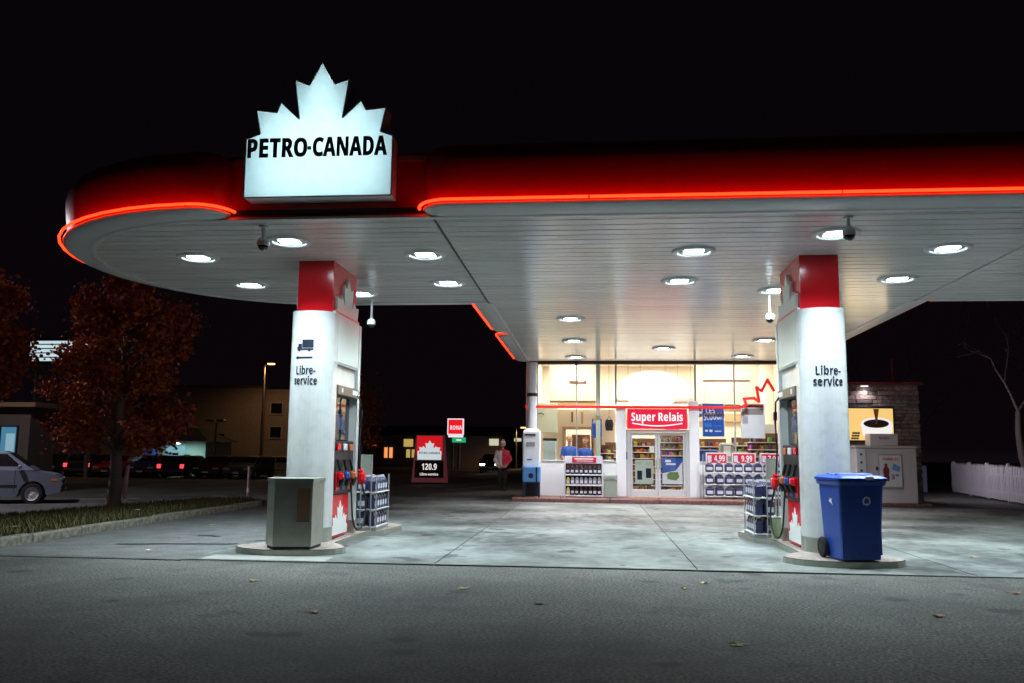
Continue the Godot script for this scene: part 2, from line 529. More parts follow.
# ------------------------------------------------------------------ ground
func make_ground() -> void:
	var nz := FastNoiseLite.new()
	nz.seed = 5
	nz.frequency = 0.35
	nz.fractal_octaves = 5
	# the asphalt sheet, finer near the camera
	var xs := []
	var x := -120.0
	while x < 90.0:
		xs.append(x)
		x += 0.3 if absf(x + 1.0) < 9.5 else (1.0 if absf(x) < 22 else 8.0)
	var zs := []
	var z := 14.0
	while z > -190.0:
		zs.append(z)
		z -= 0.3 if z < 1.0 and z > -11.0 else (1.0 if z > -45 else 8.0)
	var b := MB.new()
	for i in xs.size() - 1:
		for j in zs.size() - 1:
			var p := []
			var cc := []
			for k in [[0, 0], [1, 0], [1, 1], [0, 1]]:
				var px: float = xs[i + k[0]]
				var pz: float = zs[j + k[1]]
				p.append(Vector3(px, land(px, pz), pz))
				var s := 0.95 + 0.25 * nz.get_noise_2d(px, pz) + 0.25 * nz.get_noise_2d(px * 0.2 + 40, pz * 0.2)
				s = clampf(s, 0.5, 1.35)
				cc.append(Color(s, s, s * 0.97))
			for t in [[0, 1, 2], [0, 2, 3]]:
				var st := b.c.size()
				b.tri(p[t[0]], p[t[1]], p[t[2]])
				if b.c.size() > st:
					b.c[st] = cc[t[0]]; b.c[st + 1] = cc[t[2]]; b.c[st + 2] = cc[t[1]]
	struct("ground", b, M.asphalt)
	# concrete apron: slabs with open joints
	var apron := Node3D.new()
	apron.name = "concrete_apron"
	add_child(apron)
	apron.set_meta("kind", "structure")
	var bx := [-5.15, -1.95, 1.25, 4.45, 7.65, 10.85]
	var bz := [-10.57, -14.9, -19.3, -23.8]
	for i in 5:
		for j in 3:
			apron_slab(apron, Vector2(bx[i], bx[i + 1]), Vector2(bz[j + 1], bz[j]), nz, M.concrete, 0.014, 0.86 + 0.22 * fposmod((i * 7 + j * 3) * 0.37, 1.0))
	# the older lane beside the grass
	var lane := Node3D.new()
	lane.name = "asphalt_lane"
	add_child(lane)
	lane.set_meta("kind", "structure")
	for j in 2:
		apron_slab(lane, Vector2(-8.1, -5.15), Vector2([-16.4, -22.6][j], [-10.5, -16.4][j]), nz, M.worn_asphalt, 0.010, 1.0)
	# strips of repair tar
	var tar := MB.new()
	for s in [[-7.9, -10.62, -5.1, -10.5], [-5.1, -10.5, -0.5, -10.6], [-0.5, -10.6, 5.0, -10.52], [5.0, -10.52, 10.0, -10.6]]:
		var steps := 14
		for k in steps:
			var a := Vector2(s[0], s[1]).lerp(Vector2(s[2], s[3]), float(k) / steps)
			var e := Vector2(s[0], s[1]).lerp(Vector2(s[2], s[3]), float(k + 1) / steps)
			var w0 := 0.012 + 0.012 * nz.get_noise_2d(a.x * 9, 3)
			var w1 := 0.012 + 0.012 * nz.get_noise_2d(e.x * 9, 3)
			tar.quad(Vector3(a.x, 0.018, a.y + w0), Vector3(e.x, 0.018, e.y + w1), Vector3(e.x, 0.018, e.y - w1), Vector3(a.x, 0.018, a.y - w0))
	for s in [[-6.9, -12.0, -5.2, -12.35], [-6.3, -13.4, -5.9, -13.3]]:
		for k in 10:
			var a := Vector2(s[0], s[1]).lerp(Vector2(s[2], s[3]), k / 10.0)
			var e := Vector2(s[0], s[1]).lerp(Vector2(s[2], s[3]), (k + 1) / 10.0)
			a.y += 0.12 * nz.get_noise_1d(k * 3.0 + s[0]); e.y += 0.12 * nz.get_noise_1d(k * 3.0 + 3.0 + s[0])
			tar.quad(Vector3(a.x, 0.018, a.y + 0.05), Vector3(e.x, 0.018, e.y + 0.05), Vector3(e.x, 0.018, e.y - 0.05), Vector3(a.x, 0.018, a.y - 0.05))
	struct("ground_tar_seam", tar, M.rubber)
	# painted pale patch of newer concrete at the foot of the island
	var patch := MB.new()
	patch.rbox(Vector3(-4.95, -0.05, -11.0), Vector3(-3.35, 0.02, -10.6), 0.006)
	struct("ground_patch", patch, mat("patch_pale", lin(0.3, 0.295, 0.27), 0.8))
	# grass verge with its kerb
	var vp := L2([-8.42, -8.0, -8.42, -20.6, -8.75, -21.5, -9.6, -21.8, -14.5, -18.7, -40.0, -4.0, -40.0, -2.0])
	var vg := MB.new()
	var sub := [Vector2(-8.42, -6.0)]
	var cells := []
	var gx := -32.0
	while gx < -8.6:
		var gz := -24.0
		while gz < -4.0:
			var ok := Geometry2D.is_point_in_polygon(Vector2(gx + 0.2, gz + 0.2), vp)
			if ok:
				var q := []
				for k in [[0, 0.4], [0.4, 0.4], [0.4, 0], [0, 0]]:
					q.append(Vector3(gx + k[0], land(gx + k[0], gz + k[1]) + 0.1, gz + k[1]))
				vg.quad(q[0], q[1], q[2], q[3])
				cells.append(Vector2(gx, gz))
			gz += 0.4
		gx += 0.4
	struct("grass_verge", vg, M.soil)
	var blade := MB.new()
	for k in 3:
		var a := TAU * k / 3.0
		var d := Vector3(cos(a), 0, sin(a))
		var sd := Vector3(-d.z, 0, d.x) * 0.012
		blade.tri(d * 0.01 - sd, d * 0.01 + sd, d * 0.05 + Vector3(0, 0.09, 0))
	var gm := mat("grass", lin(0.085, 0.09, 0.035), 0.8)
	gm.vertex_color_use_as_albedo = true
	gm.cull_mode = BaseMaterial3D.CULL_DISABLED
	var mm := MultiMesh.new()
	mm.transform_format = MultiMesh.TRANSFORM_3D
	mm.use_colors = true
	mm.mesh = blade.mesh()
	var near := []
	for q in cells:
		if q.x > -20.0: near.append(q)
	var per := 26
	mm.instance_count = near.size() * per
	var i2 := 0
	for q in near:
		for k in per:
			var px: float = q.x + rng.randf() * 0.4
			var pz: float = q.y + rng.randf() * 0.4
			var sc := rng.randf_range(0.6, 1.5)
			mm.set_instance_transform(i2, Transform3D(Basis(Vector3.UP, rng.randf() * TAU).scaled(Vector3(sc, sc * rng.randf_range(0.6, 1.2), sc)), Vector3(px, land(px, pz) + 0.1, pz)))
			var dry := rng.randf()
			mm.set_instance_color(i2, Color(0.7 + 0.8 * dry, 0.8 + 0.25 * dry, 0.7))
			i2 += 1
	var gi := MultiMeshInstance3D.new()
	gi.name = "grass"
	gi.multimesh = mm
	gi.material_override = gm
	add_child(gi)
	tag(gi, "short dry grass on the verge behind the kerb", "grass", "", "stuff")
	# kerb stones
	var kr := Node3D.new()
	kr.name = "kerb"
	add_child(kr)
	kr.set_meta("kind", "structure")
	var line := [Vector2(-8.28, -3.5), Vector2(-8.28, -20.6)]
	for k in 7:
		var a := k / 6.0 * PI * 0.5
		line.append(Vector2(-8.28 - 1.3 * (1 - cos(a)), -20.6 - 1.2 * sin(a)))
	line.append(Vector2(-14.3, -18.5)); line.append(Vector2(-30.0, -9.6))
	var st := [line[0]]
	for k in line.size() - 1:
		var dd: float = line[k].distance_to(line[k + 1])
		var parts := maxi(1, int(round(dd / 1.2)))
		for s in parts:
			st.append(line[k].lerp(line[k + 1], float(s + 1) / parts))
	for k in st.size() - 1:
		var a: Vector2 = st[k]
		var e: Vector2 = st[k + 1]
		var d := (e - a).normalized()
		var len := a.distance_to(e) - 0.012
		var s := MB.new()
		s.rbox(Vector3(-len / 2, -0.08, -0.08), Vector3(len / 2, 0.13, 0.08), 0.02)
		var mid := (a + e) / 2
		var o := obj("kerb_stone", s, M.kerb_stone, kr, Vector3(mid.x, land(mid.x, mid.y), mid.y))
		o.rotation.y = -atan2(d.y, d.x)
		o.position.y += rng.randf_range(-0.008, 0.008)
	# lane lines on the street
	var ln := MB.new()
	for k in 9:
		var a := Vector2(-30, -21.5).lerp(Vector2(6, -42.0), k / 9.0)
		var e := a + Vector2(36, -20.5).normalized() * 2.2
		var w := Vector2(20.5, 36).normalized() * 0.07
		ln.quad(Vector3(a.x + w.x, land(a.x, a.y) + 0.012, a.y + w.y), Vector3(e.x + w.x, land(e.x, e.y) + 0.012, e.y + w.y), Vector3(e.x - w.x, land(e.x, e.y) + 0.012, e.y - w.y), Vector3(a.x - w.x, land(a.x, a.y) + 0.012, a.y - w.y))
	struct("road_marking", ln, M.marking)

func apron_slab(parent: Node3D, rx: Vector2, rz: Vector2, nz: FastNoiseLite, m: Material, top: float, tone: float) -> void:
	var b := MB.new()
	var gap := 0.008
	var n := 14
	for i in n:
		for j in n:
			var p := []
			var cc := []
			for k in [[0, 1], [1, 1], [1, 0], [0, 0]]:
				var x := lerpf(rx.x + gap, rx.y - gap, float(i + k[0]) / n)
				var z := lerpf(rz.x + gap, rz.y - gap, float(j + k[1]) / n)
				p.append(Vector3(x, top, z))
				var s := tone + 0.2 * nz.get_noise_2d(x * 0.8 + 90, z * 0.8)
				s = clampf(s, 0.55, 1.3)
				cc.append(Color(s, s * 1.01, s))
			for t in [[0, 1, 2], [0, 2, 3]]:
				var st := b.c.size()
				b.tri(p[t[0]], p[t[1]], p[t[2]])
				b.c[st] = cc[t[0]]; b.c[st + 1] = cc[t[2]]; b.c[st + 2] = cc[t[1]]
	var c4 := [Vector3(rx.x + gap, 0, rz.y - gap), Vector3(rx.y - gap, 0, rz.y - gap), Vector3(rx.y - gap, 0, rz.x + gap), Vector3(rx.x + gap, 0, rz.x + gap)]
	for k in 4:
		var a: Vector3 = c4[k]
		var e: Vector3 = c4[(k + 1) % 4]
		b.quad(a - Vector3(0, 0.05, 0), e - Vector3(0, 0.05, 0), Vector3(e.x, top, e.z), Vector3(a.x, top, a.z))
	obj("slab", b, m, parent)

# ------------------------------------------------------------------ canopy
const RAD := 2.855
const ZC := -12.825
const XL := -4.78
const XR := 11.05
const WL := -1.95
const WR := 5.8

func sweep(path: Array, prof: Array) -> MB:
	# path: [plan position, outward plan direction] pairs; prof: (outward offset, height over the soffit)
	var b := MB.new()
	for i in path.size() - 1:
		for k in prof.size() - 1:
			var q := []
			var nn := []
			for s in [[i, k], [i, k + 1], [i + 1, k + 1], [i + 1, k]]:
				var p: Vector2 = path[s[0]][0]
				var d: Vector2 = path[s[0]][1]
				var o: Vector2 = prof[s[1]]
				q.append(Vector3(p.x + d.x * o.x, soff(p.y) + o.y, p.y + d.y * o.x))
				var t: Vector2 = prof[mini(s[1] + 1, prof.size() - 1)] - prof[maxi(s[1] - 1, 0)]
				nn.append(Vector3(d.x * t.y, -t.x, d.y * t.y).normalized())
			var nf: Vector3 = (q[1] - q[0]).cross(q[2] - q[0])
			if nf.dot(nn[0]) > 0: b.quadn(q[0], q[1], q[2], q[3], nn[0], nn[1], nn[2], nn[3])
			else: b.quadn(q[3], q[2], q[1], q[0], nn[3], nn[2], nn[1], nn[0])
	return b

func arc(c: Vector2, r: float, a0: float, a1: float, n: int) -> Array:
	# angles in degrees, 0 = +x, 90 = towards the camera (+z)
	var o := []
	for k in n + 1:
		var a := deg_to_rad(lerpf(a0, a1, float(k) / n))
		var d := Vector2(cos(a), sin(a))
		o.append([c + d * r, d])
	return o

func make_canopy() -> void:
	var cp := thing("station_canopy", "long red edged canopy with white plank soffit over the pumps", "canopy")
	var wd := 0.2379
	# soffit planks
	var z := -9.97
	var idx := 0
	var midm := MB.new().rbox(Vector3(WL + 0.015, 0, -wd / 2 + 0.006), Vector3(WR - 0.015, 0.03, wd / 2 - 0.006), 0.007).mesh()
	var rightm := {}
	while z - wd > -25.05:
		var zm := z - wd / 2
		var y := soff(zm)
		var ms: Material = M["soffit_%d" % ((idx * 5 + idx / 3) % 3)]
		obj("soffit_plank", midm, ms, cp, Vector3(0, y, zm))
		if z - wd > ZC - RAD - 0.02:
			var p := PackedVector2Array()
			var q := PackedVector2Array()
			for k in 5:
				var zz := lerpf(z - 0.006, z - wd + 0.006, k / 4.0)
				var e := sqrt(maxf(0.0, RAD * RAD - (zz - ZC) * (zz - ZC)))
				p.push_back(Vector2(XL - e, zz))
				q.push_back(Vector2(XR + e, zz))
			p.push_back(Vector2(WL - 0.015, z - wd + 0.006)); p.push_back(Vector2(WL - 0.015, z - 0.006))
			q.push_back(Vector2(WR + 0.015, z - wd + 0.006)); q.push_back(Vector2(WR + 0.015, z - 0.006))
			obj("soffit_plank", MB.new().slab(p, y, y + 0.03), M["soffit_%d" % ((idx * 7 + 1) % 3)], cp)
			obj("soffit_plank", MB.new().slab(q, y, y + 0.03), M["soffit_%d" % ((idx * 3 + 2) % 3)], cp)
		z -= wd
		idx += 1
	# deck behind the planks and roof above
	var plan := PackedVector2Array()
	for a in arc(Vector2(XL, ZC), RAD, 90, 270, 20): plan.push_back(a[0])
	plan.push_back(Vector2(WL, ZC - RAD)); plan.push_back(Vector2(WL, -25.15)); plan.push_back(Vector2(WR, -25.15)); plan.push_back(Vector2(WR, ZC - RAD))
	for a in arc(Vector2(XR, ZC), RAD, 270, 450, 20): plan.push_back(a[0])
	obj("deck", MB.new().slab(plan, 4.3, 4.36), M.dark, cp)
	obj("roof", MB.new().slab(plan, 4.96, 5.02), M.trim_grey, cp)
	# fascia: white lower lip and red bullnose, in sections with rounded ends
	var lip := [Vector2(0, 0.0), Vector2(0.12, 0.003), Vector2(0.23, 0.014), Vector2(0.3, 0.036), Vector2(0.335, 0.06), Vector2(0.342, 0.08), Vector2(0.27, 0.084)]
	var bull := [Vector2(0.28, 0.112), Vector2(0.294, 0.2), Vector2(0.311, 0.3), Vector2(0.326, 0.4), Vector2(0.336, 0.5), Vector2(0.34, 0.6), Vector2(0.33, 0.69), Vector2(0.29, 0.77), Vector2(0.215, 0.82), Vector2(0.11, 0.845), Vector2(-0.3, 0.85)]
	var groove := [Vector2(0.279, 0.08), Vector2(0.279, 0.12)]
	var zf := ZC + RAD
	var zb := ZC - RAD
	var sections := [
		arc(Vector2(-1.69, zf - 0.03), 0.03, 200, 90, 8) + [[Vector2(1.6, zf), Vector2(0, 1)], [Vector2(5.2, zf), Vector2(0, 1)]] + arc(Vector2(XR, ZC), RAD, 90, -90, 20) + [[Vector2(WR + 0.33, zb), Vector2(0, -1)]],
		[[Vector2(WL - 0.33, zb), Vector2(0, -1)]] + arc(Vector2(XL, ZC), RAD, 270, 92.5, 24) + arc(Vector2(-4.87, zf - 0.03), 0.03, 90, -20, 8),
		[[Vector2(WL, zb - 0.02), Vector2(-1, 0)], [Vector2(WL, -19.3), Vector2(-1, 0)]] + arc(Vector2(WL + 0.03, -19.33), 0.03, 180, 290, 6),
		arc(Vector2(WL + 0.03, -20.35), 0.03, 70, 180, 6) + [[Vector2(WL, -22.6), Vector2(-1, 0)], [Vector2(WL, -25.1), Vector2(-1, 0)]],
		[[Vector2(WR, zb - 0.02), Vector2(1, 0)], [Vector2(WR, -25.1), Vector2(1, 0)]],
	]
	for s in sections:
		obj("fascia_lip", sweep(s, lip), M.fascia_white, cp)
		obj("fascia", sweep(s, bull), M.fascia_red, cp)
		obj("fascia_groove", sweep(s, groove), M.fascia_red, cp)
		neon_run(s, cp)
	# the straight panels set back behind the leaf sign and in the side gap
	obj("recess_panel", MB.new().rbox(Vector3(-4.85, soff(zf), zf - 0.1), Vector3(-1.71, 5.06, zf - 0.03), 0.004), M.fascia_red, cp)
	obj("recess_panel", MB.new().rbox(Vector3(WL + 0.02, soff(-20), -20.4), Vector3(WL + 0.1, 4.9, -19.3), 0.004), M.fascia_red, cp)
	# edge trim under the soffit rim
	var rim := [Vector2(-0.09, -0.004), Vector2(-0.085, -0.014), Vector2(-0.02, -0.014), Vector2(0.002, -0.003)]
	for s in [[[Vector2(XR, zf), Vector2(0, 1)], [Vector2(XL, zf), Vector2(0, 1)]], arc(Vector2(XL, ZC), RAD, 90, 270, 30), [[Vector2(XL, zb), Vector2(0, -1)], [Vector2(WL, zb), Vector2(0, -1)]], [[Vector2(WL, zb), Vector2(-1, 0)], [Vector2(WL, -25.1), Vector2(-1, 0)]], [[Vector2(WR, zb), Vector2(1, 0)], [Vector2(WR, -25.1), Vector2(1, 0)]], [[Vector2(WR, zb), Vector2(0, -1)], [Vector2(XR, zb), Vector2(0, -1)]]]:
		obj("rim_trim", sweep(s, rim), M.fascia_white, cp)
	leaf_sign()

func neon_run(path: Array, cp: Node3D) -> void:
	# tubes of at most 3 m, with small gaps where they join
	var pts := []
	for a in path:
		var p: Vector2 = a[0]
		var d: Vector2 = a[1]
		pts.append(Vector3(p.x + d.x * 0.388, soff(p.y) + 0.098, p.y + d.y * 0.388))
	var fine := [pts[0]]
	for i in pts.size() - 1:
		var n := maxi(1, int(ceil(pts[i].distance_to(pts[i + 1]) / 0.6)))
		for k in n:
			fine.append(pts[i].lerp(pts[i + 1], float(k + 1) / n))
	var run := [fine[0]]
	var len := 0.0
	for i in range(1, fine.size()):
		run.append(fine[i])
		len += fine[i].distance_to(fine[i - 1])
		if len > 2.4 or i == fine.size() - 1:
			obj("neon_tube", MB.new().tube(run, 0.018, 8), M.neon, cp)
			var back: Vector3 = fine[i] + (fine[i - 1] - fine[i]).normalized() * -0.02
			run = [back]
			len = 0.0

func leaf_sign() -> void:
	var t := thing("leaf_sign", "white illuminated maple leaf sign lettered PETRO-CANADA on the canopy edge", "sign", Vector3(0, 0, -10.0))
	var p := leaf_outline(-4.245, -2.405, 4.445, 5.19, 6.166)
	var shell := MB.new()
	var pc := p.duplicate()
	if Geometry2D.is_polygon_clockwise(pc): pc.reverse()
	for k in pc.size():
		var a := pc[k]
		var e := pc[(k + 1) % pc.size()]
		shell.quad(Vector3(a.x, a.y, 0), Vector3(e.x, e.y, 0), Vector3(e.x, e.y, 0.275), Vector3(a.x, a.y, 0.275))
	shell.prism(pc, 0.012)
	obj("sign_case", shell, mat("case_white", lin(0.7, 0.74, 0.75), 0.5), t)
	var face := MB.new()
	var ix := Geometry2D.triangulate_polygon(pc)
	for k in range(0, ix.size(), 3):
		var a := pc[ix[k]]
		var e := pc[ix[k + 1]]
		var g := pc[ix[k + 2]]
		if (e - a).cross(g - a) < 0:
			var w := e
			e = g
			g = w
		face.tri(Vector3(a.x, a.y, 0.272), Vector3(e.x, e.y, 0.272), Vector3(g.x, g.y, 0.272))
	var fm := textured("sign_acrylic", mottle(256, [[61, 0.02, 4, 0.8], [62, 0.2, 1, 0.2]], [Color(0.72, 0.87, 0.89), Color(0.82, 0.95, 0.97)]), 0.9, 0.35)
	fm.backlight_enabled = true
	fm.backlight = Color(1, 1, 1)
	obj("sign_face", face, fm, t)
	for q in [[-4.12, -2.53, 4.62], [-4.12, -2.53, 4.9], [-4.1, -2.55, 5.17], [-3.95, -2.7, 5.4], [-3.52, -3.12, 5.66], [-3.42, -3.2, 5.88]]:
		obj("sign_lamp_tube", MB.new().tube([Vector3(q[0], q[2], 0.1), Vector3(q[1], q[2], 0.1)], 0.016, 6), glow("sign_tube_glow", lin(0.8, 0.96, 1.0), 7.6), t)
	# raised rim round the face and the lower rail
	var rim := MB.new()
	for k in p.size():
		var a := p[k]
		var e := p[(k + 1) % p.size()]
		rim.tube([Vector3(a.x, a.y, 0.28), Vector3(e.x, e.y, 0.28)], 0.011, 5)
	obj("sign_rim", rim, M.trim_grey, t)
	for word in [["PETRO", -3.845, 0.755], ["CANADA", -2.94, 0.925]]:
		write(word[0], 0.2, M.ink, t, Vector3(word[1], 5.05, 0.294), word[2]).scale.y = 1.15
	obj("lettering", MB.new().rbox(Vector3(-3.458, 5.03, 0.2905), Vector3(-3.412, 5.075, 0.297), 0.003), M.ink, t)
	var al := AreaLight3D.new()
	al.name = "sign_light"
	al.area_size = Vector2(1.7, 0.9)
	al.light_color = Color(0.86, 0.96, 1.0)
	al.light_energy = 0.7
	al.shadow_enabled = true
	al.rotation.y = PI
	t.add_child(al)
	al.position = Vector3(-3.32, 5.0, 0.32)

func make_ceiling_fixtures() -> void:
	var spots := []
	for c in [-4.12, 3.12, 10.37]:
		spots.append_array([[c, -11.01], [c, -14.66], [c - 1.7, -11.855], [c + 1.72, -11.855], [c - 1.7, -13.82], [c + 1.72, -13.82]])
	for q in [[-0.45, -17.47], [-0.45, -20.69], [-0.47, -23.95], [1.83, -22.1], [4.12, -17.47], [4.12, -20.69], [4.11, -23.8]]:
		spots.append(q)
	for q in spots:
		var y := soff(q[1])
		var front: bool = q[1] > -16.0
		var lbl := "round recessed canopy light glowing cold white above the pumps" if front else "round recessed canopy light glowing in the soffit towards the shop window"
		if q[1] < -22.0 and q[0] > 0.0 and q[0] < 3.0: lbl = "single canopy light in the soffit straight above the shop door"
		var t := thing("ceiling_light", lbl, "ceiling light", Vector3(q[0], y, q[1]), "canopy lights above the pumps" if front else "canopy lights towards the shop")
		obj("trim_ring", MB.new().lathe([Vector2(0.22, -0.004), Vector2(0.235, -0.03), Vector2(0.29, -0.026), Vector2(0.31, -0.002)], 28), mat("ring_grey", lin(0.6, 0.61, 0.6), 0.4), t)
		obj("recess", MB.new().lathe([Vector2(0.0, -0.006), Vector2(0.235, -0.006)], 28), mat("recess_grey", lin(0.12, 0.125, 0.13), 0.5), t)
		obj("light_lens", MB.new().rbox(Vector3(-0.13, -0.018, -0.11), Vector3(0.13, -0.007, 0.11), 0.004), M.led, t)
		var s := SpotLight3D.new()
		s.name = "lamp"
		s.light_color = Color(0.89, 0.975, 1.0) if front else Color(0.96, 0.97, 1.0)
		s.light_energy = 13.0 if front else 15.0
		s.light_size = 0.14
		s.spot_range = 40.0
		s.spot_attenuation = 2.0
		s.spot_angle = 68.0
		s.spot_angle_attenuation = 1.0
		s.shadow_enabled = true
		s.rotation.x = -PI / 2
		t.add_child(s)
		s.position = Vector3(0, -0.05, 0)
	# dome cameras hanging from short stems
	for q in [[-4.19, -10.27, "beside the leaf sign", 0.16], [-4.09, -15.3, "behind the pump tower with the truck arrow", 0.36], [3.07, -14.95, "behind the pump tower by the blue bin", 0.36], [3.07, -10.28, "at the canopy edge over the blue bin", 0.13]]:
		var t := thing("security_camera", "small white dome camera hanging from the soffit " + q[2], "camera", Vector3(q[0], soff(q[1]), q[1]), "canopy cameras")
		var h: float = q[3]
		obj("stem", MB.new().tube([Vector3(0, 0.01, 0), Vector3(0, -h, 0)], 0.022, 8), M.fascia_white, t)
		obj("base_plate", MB.new().lathe([Vector2(0, -0.02), Vector2(0.06, -0.02), Vector2(0.06, 0.0)], 12), M.fascia_white, t)
		obj("housing", MB.new().lathe([Vector2(0.075, -h - 0.1), Vector2(0.08, -h - 0.05), Vector2(0.055, -h - 0.005), Vector2(0.02, -h + 0.01)], 14), M.post_white, t)
		obj("dome", MB.new().lathe([Vector2(0, -h - 0.165), Vector2(0.04, -h - 0.15), Vector2(0.065, -h - 0.12), Vector2(0.068, -h - 0.1)], 14), M.dark_glass, t)

# ------------------------------------------------------------------ shop
const FZ := -25.2

func wall_box(called: String, m: Material, parent: Node, x0: float, y0: float, z0: float, x1: float, y1: float, z1: float, bev := 0.006) -> MeshInstance3D:
	return obj(called, MB.new().rbox(Vector3(x0, y0, z0), Vector3(x1, y1, z1), bev), m, parent)

func make_store() -> void:
	# walkway along the shop, a kerbed strip in brick red paving
	var wk := Node3D.new()
	wk.name = "walkway"
	add_child(wk)
	wk.set_meta("kind", "structure")
	textured("walk_red", mottle(256, [[41, 0.05, 4, 1.0]], [Color(0.1, 0.045, 0.04), Color(0.26, 0.12, 0.1)]), 0.8, 0.75)
	var x := -2.25
	while x < 5.9:
		wall_box("paving_slab", M.walk_red, wk, x + 0.006, -0.1, -25.1, x + 1.354, 0.13, -23.82, 0.02)
		x += 1.36
	var st := thing("shop_building", "lit shop with tall windows and white posts under the canopy", "building")
	var top := soff(FZ) - 0.004
	# floor, roof, side and back walls closing the room
	wall_box("floor", M.floor_tile, st, -1.9, -0.02, -32.0, 9.2, 0.12, FZ + 0.06)
	wall_box("ceiling", M.cream_white, st, -1.9, 4.6, -32.0, 5.75, 4.7, FZ - 0.16)
	wall_box("roof", M.trim_grey, st, -2.0, 4.7, -32.2, 5.85, 4.9, FZ + 0.02)
	wall_box("wall", M.cream, st, -1.98, 0.12, -32.0, -1.86, 4.6, FZ - 0.1)
	wall_box("wall", M.cream, st, 5.72, 0.12, -32.0, 5.84, 4.6, FZ - 0.1)
	wall_box("wall", M.cream, st, -1.86, 0.12, -32.1, 5.72, 4.6, -31.98)
	# corner column, round, with a dark band
	obj("corner_column", MB.new().lathe([Vector2(0.15, 0.12), Vector2(0.15, 4.03)], 20, Transform3D(Basis(), Vector3(-1.78, 0, FZ + 0.06))), M.post_white, st)
	obj("column_band", MB.new().lathe([Vector2(0.154, 3.02), Vector2(0.156, 3.07), Vector2(0.154, 3.12)], 20, Transform3D(Basis(), Vector3(-1.78, 0, FZ + 0.06))), M.dark, st)
	# head beam and window frames
	wall_box("head_beam", M.brown, st, -1.64, 3.99, FZ - 0.14, 5.8, 4.05, FZ + 0.05)
	wall_box("head_wall", M.brown, st, -1.9, 4.06, FZ - 0.14, 5.75, 4.6, FZ - 0.02)
	for m in [[-1.645, -1.605, 1.15, 3.99], [-0.485, -0.455, 1.15, 3.99], [0.66, 0.71, 2.78, 3.99], [2.965, 3.02, 2.78, 3.99], [4.095, 4.13, 1.15, 3.99], [5.66, 5.72, 0.13, 3.99]]:
		wall_box("mullion", M.mullion, st, m[0], m[2], FZ - 0.1, m[1], m[3], FZ)
	wall_box("mullion", M.pale_green, st, 0.1, 1.15, FZ - 0.35, 0.23, 3.99, FZ - 0.14)
	wall_box("sill_wall", M.white_paint, st, -1.63, 0.13, FZ - 0.15, 0.68, 1.13, FZ + 0.02)
	wall_box("sill_wall", M.white_paint, st, 3.07, 0.13, FZ - 0.15, 5.66, 1.13, FZ + 0.02)
	wall_box("window_sill", M.aluminium, st, -1.63, 1.13, FZ - 0.16, 0.68, 1.16, FZ + 0.05)
	wall_box("window_sill", M.aluminium, st, 3.07, 1.13, FZ - 0.16, 5.66, 1.16, FZ + 0.05)
	wall_box("door_post", M.white_paint, st, 0.68, 0.13, FZ - 0.15, 0.97, 2.7, FZ + 0.08)
	wall_box("door_post", M.white_paint, st, 2.78, 0.13, FZ - 0.15, 3.07, 2.9, FZ + 0.08)
	wall_box("card_plate", M.dark, st, 0.975, 1.2, FZ - 0.01, 1.0, 1.42, FZ + 0.06, 0.003)
	# panes
	for g in [[-1.605, -0.485, 1.16, 3.99], [-0.455, 0.66, 1.16, 3.99], [0.71, 2.965, 2.79, 3.99], [3.07, 4.095, 1.16, 3.99], [4.13, 5.66, 1.16, 3.99]]:
		obj("pane", MB.new().box(Vector3(g[0], g[2], FZ - 0.062), Vector3(g[1], g[3], FZ - 0.052)), M.glass, st)
	# the pair of glass doors
	wall_box("door_head", M.aluminium, st, 0.97, 2.0, FZ - 0.12, 2.78, 2.075, FZ + 0.03)
	wall_box("door_jamb", M.aluminium, st, 0.97, 0.13, FZ - 0.12, 1.08, 2.0, FZ + 0.02)
	wall_box("door_jamb", M.aluminium, st, 2.69, 0.13, FZ - 0.12, 2.78, 2.0, FZ + 0.02)
	for s in [0, 1]:
		var x0 := 1.085 if s == 0 else 1.89
		var x1 := 1.88 if s == 0 else 2.685
		var d := obj("door", MB.new().rbox(Vector3(x0, 0.14, FZ - 0.07), Vector3(x0 + 0.07, 1.99, FZ - 0.02), 0.006).rbox(Vector3(x1 - 0.07, 0.14, FZ - 0.07), Vector3(x1, 1.99, FZ - 0.02), 0.006).rbox(Vector3(x0 + 0.071, 1.9, FZ - 0.068), Vector3(x1 - 0.071, 1.99, FZ - 0.022), 0.006).rbox(Vector3(x0 + 0.071, 0.14, FZ - 0.068), Vector3(x1 - 0.071, 0.34, FZ - 0.022), 0.006), M.aluminium, st)
		obj("pane", MB.new().box(Vector3(x0 + 0.07, 0.34, FZ - 0.05), Vector3(x1 - 0.07, 1.9, FZ - 0.042)), M.glass, d)
		var hx := 1.84 if s == 0 else 1.93
		obj("handle", MB.new().tube([Vector3(hx, 0.95, FZ - 0.02), Vector3(hx, 0.97, FZ + 0.045), Vector3(hx, 1.23, FZ + 0.045), Vector3(hx, 1.25, FZ - 0.02)], 0.014, 6), M.wire_grey, d)
	# the red rail that ends in the outline of a leaf
	var rl := thing("leaf_rail", "thin red glowing rail across the windows ending in a zigzag leaf outline", "rail", Vector3(0, 0, FZ + 0.1))
	obj("light_rail", MB.new().rbox(Vector3(-1.98, 2.675, 0), Vector3(4.26, 2.755, 0.045), 0.012), glow("rail_glow", lin(0.8, 0.02, 0.02), 0.7), rl)
	for bx in [-1.5, 0.9, 2.9, 4.0]:
		obj("bracket", MB.new().box(Vector3(bx, 2.7, -0.16), Vector3(bx + 0.03, 2.73, 0.0)), M.dark, rl)
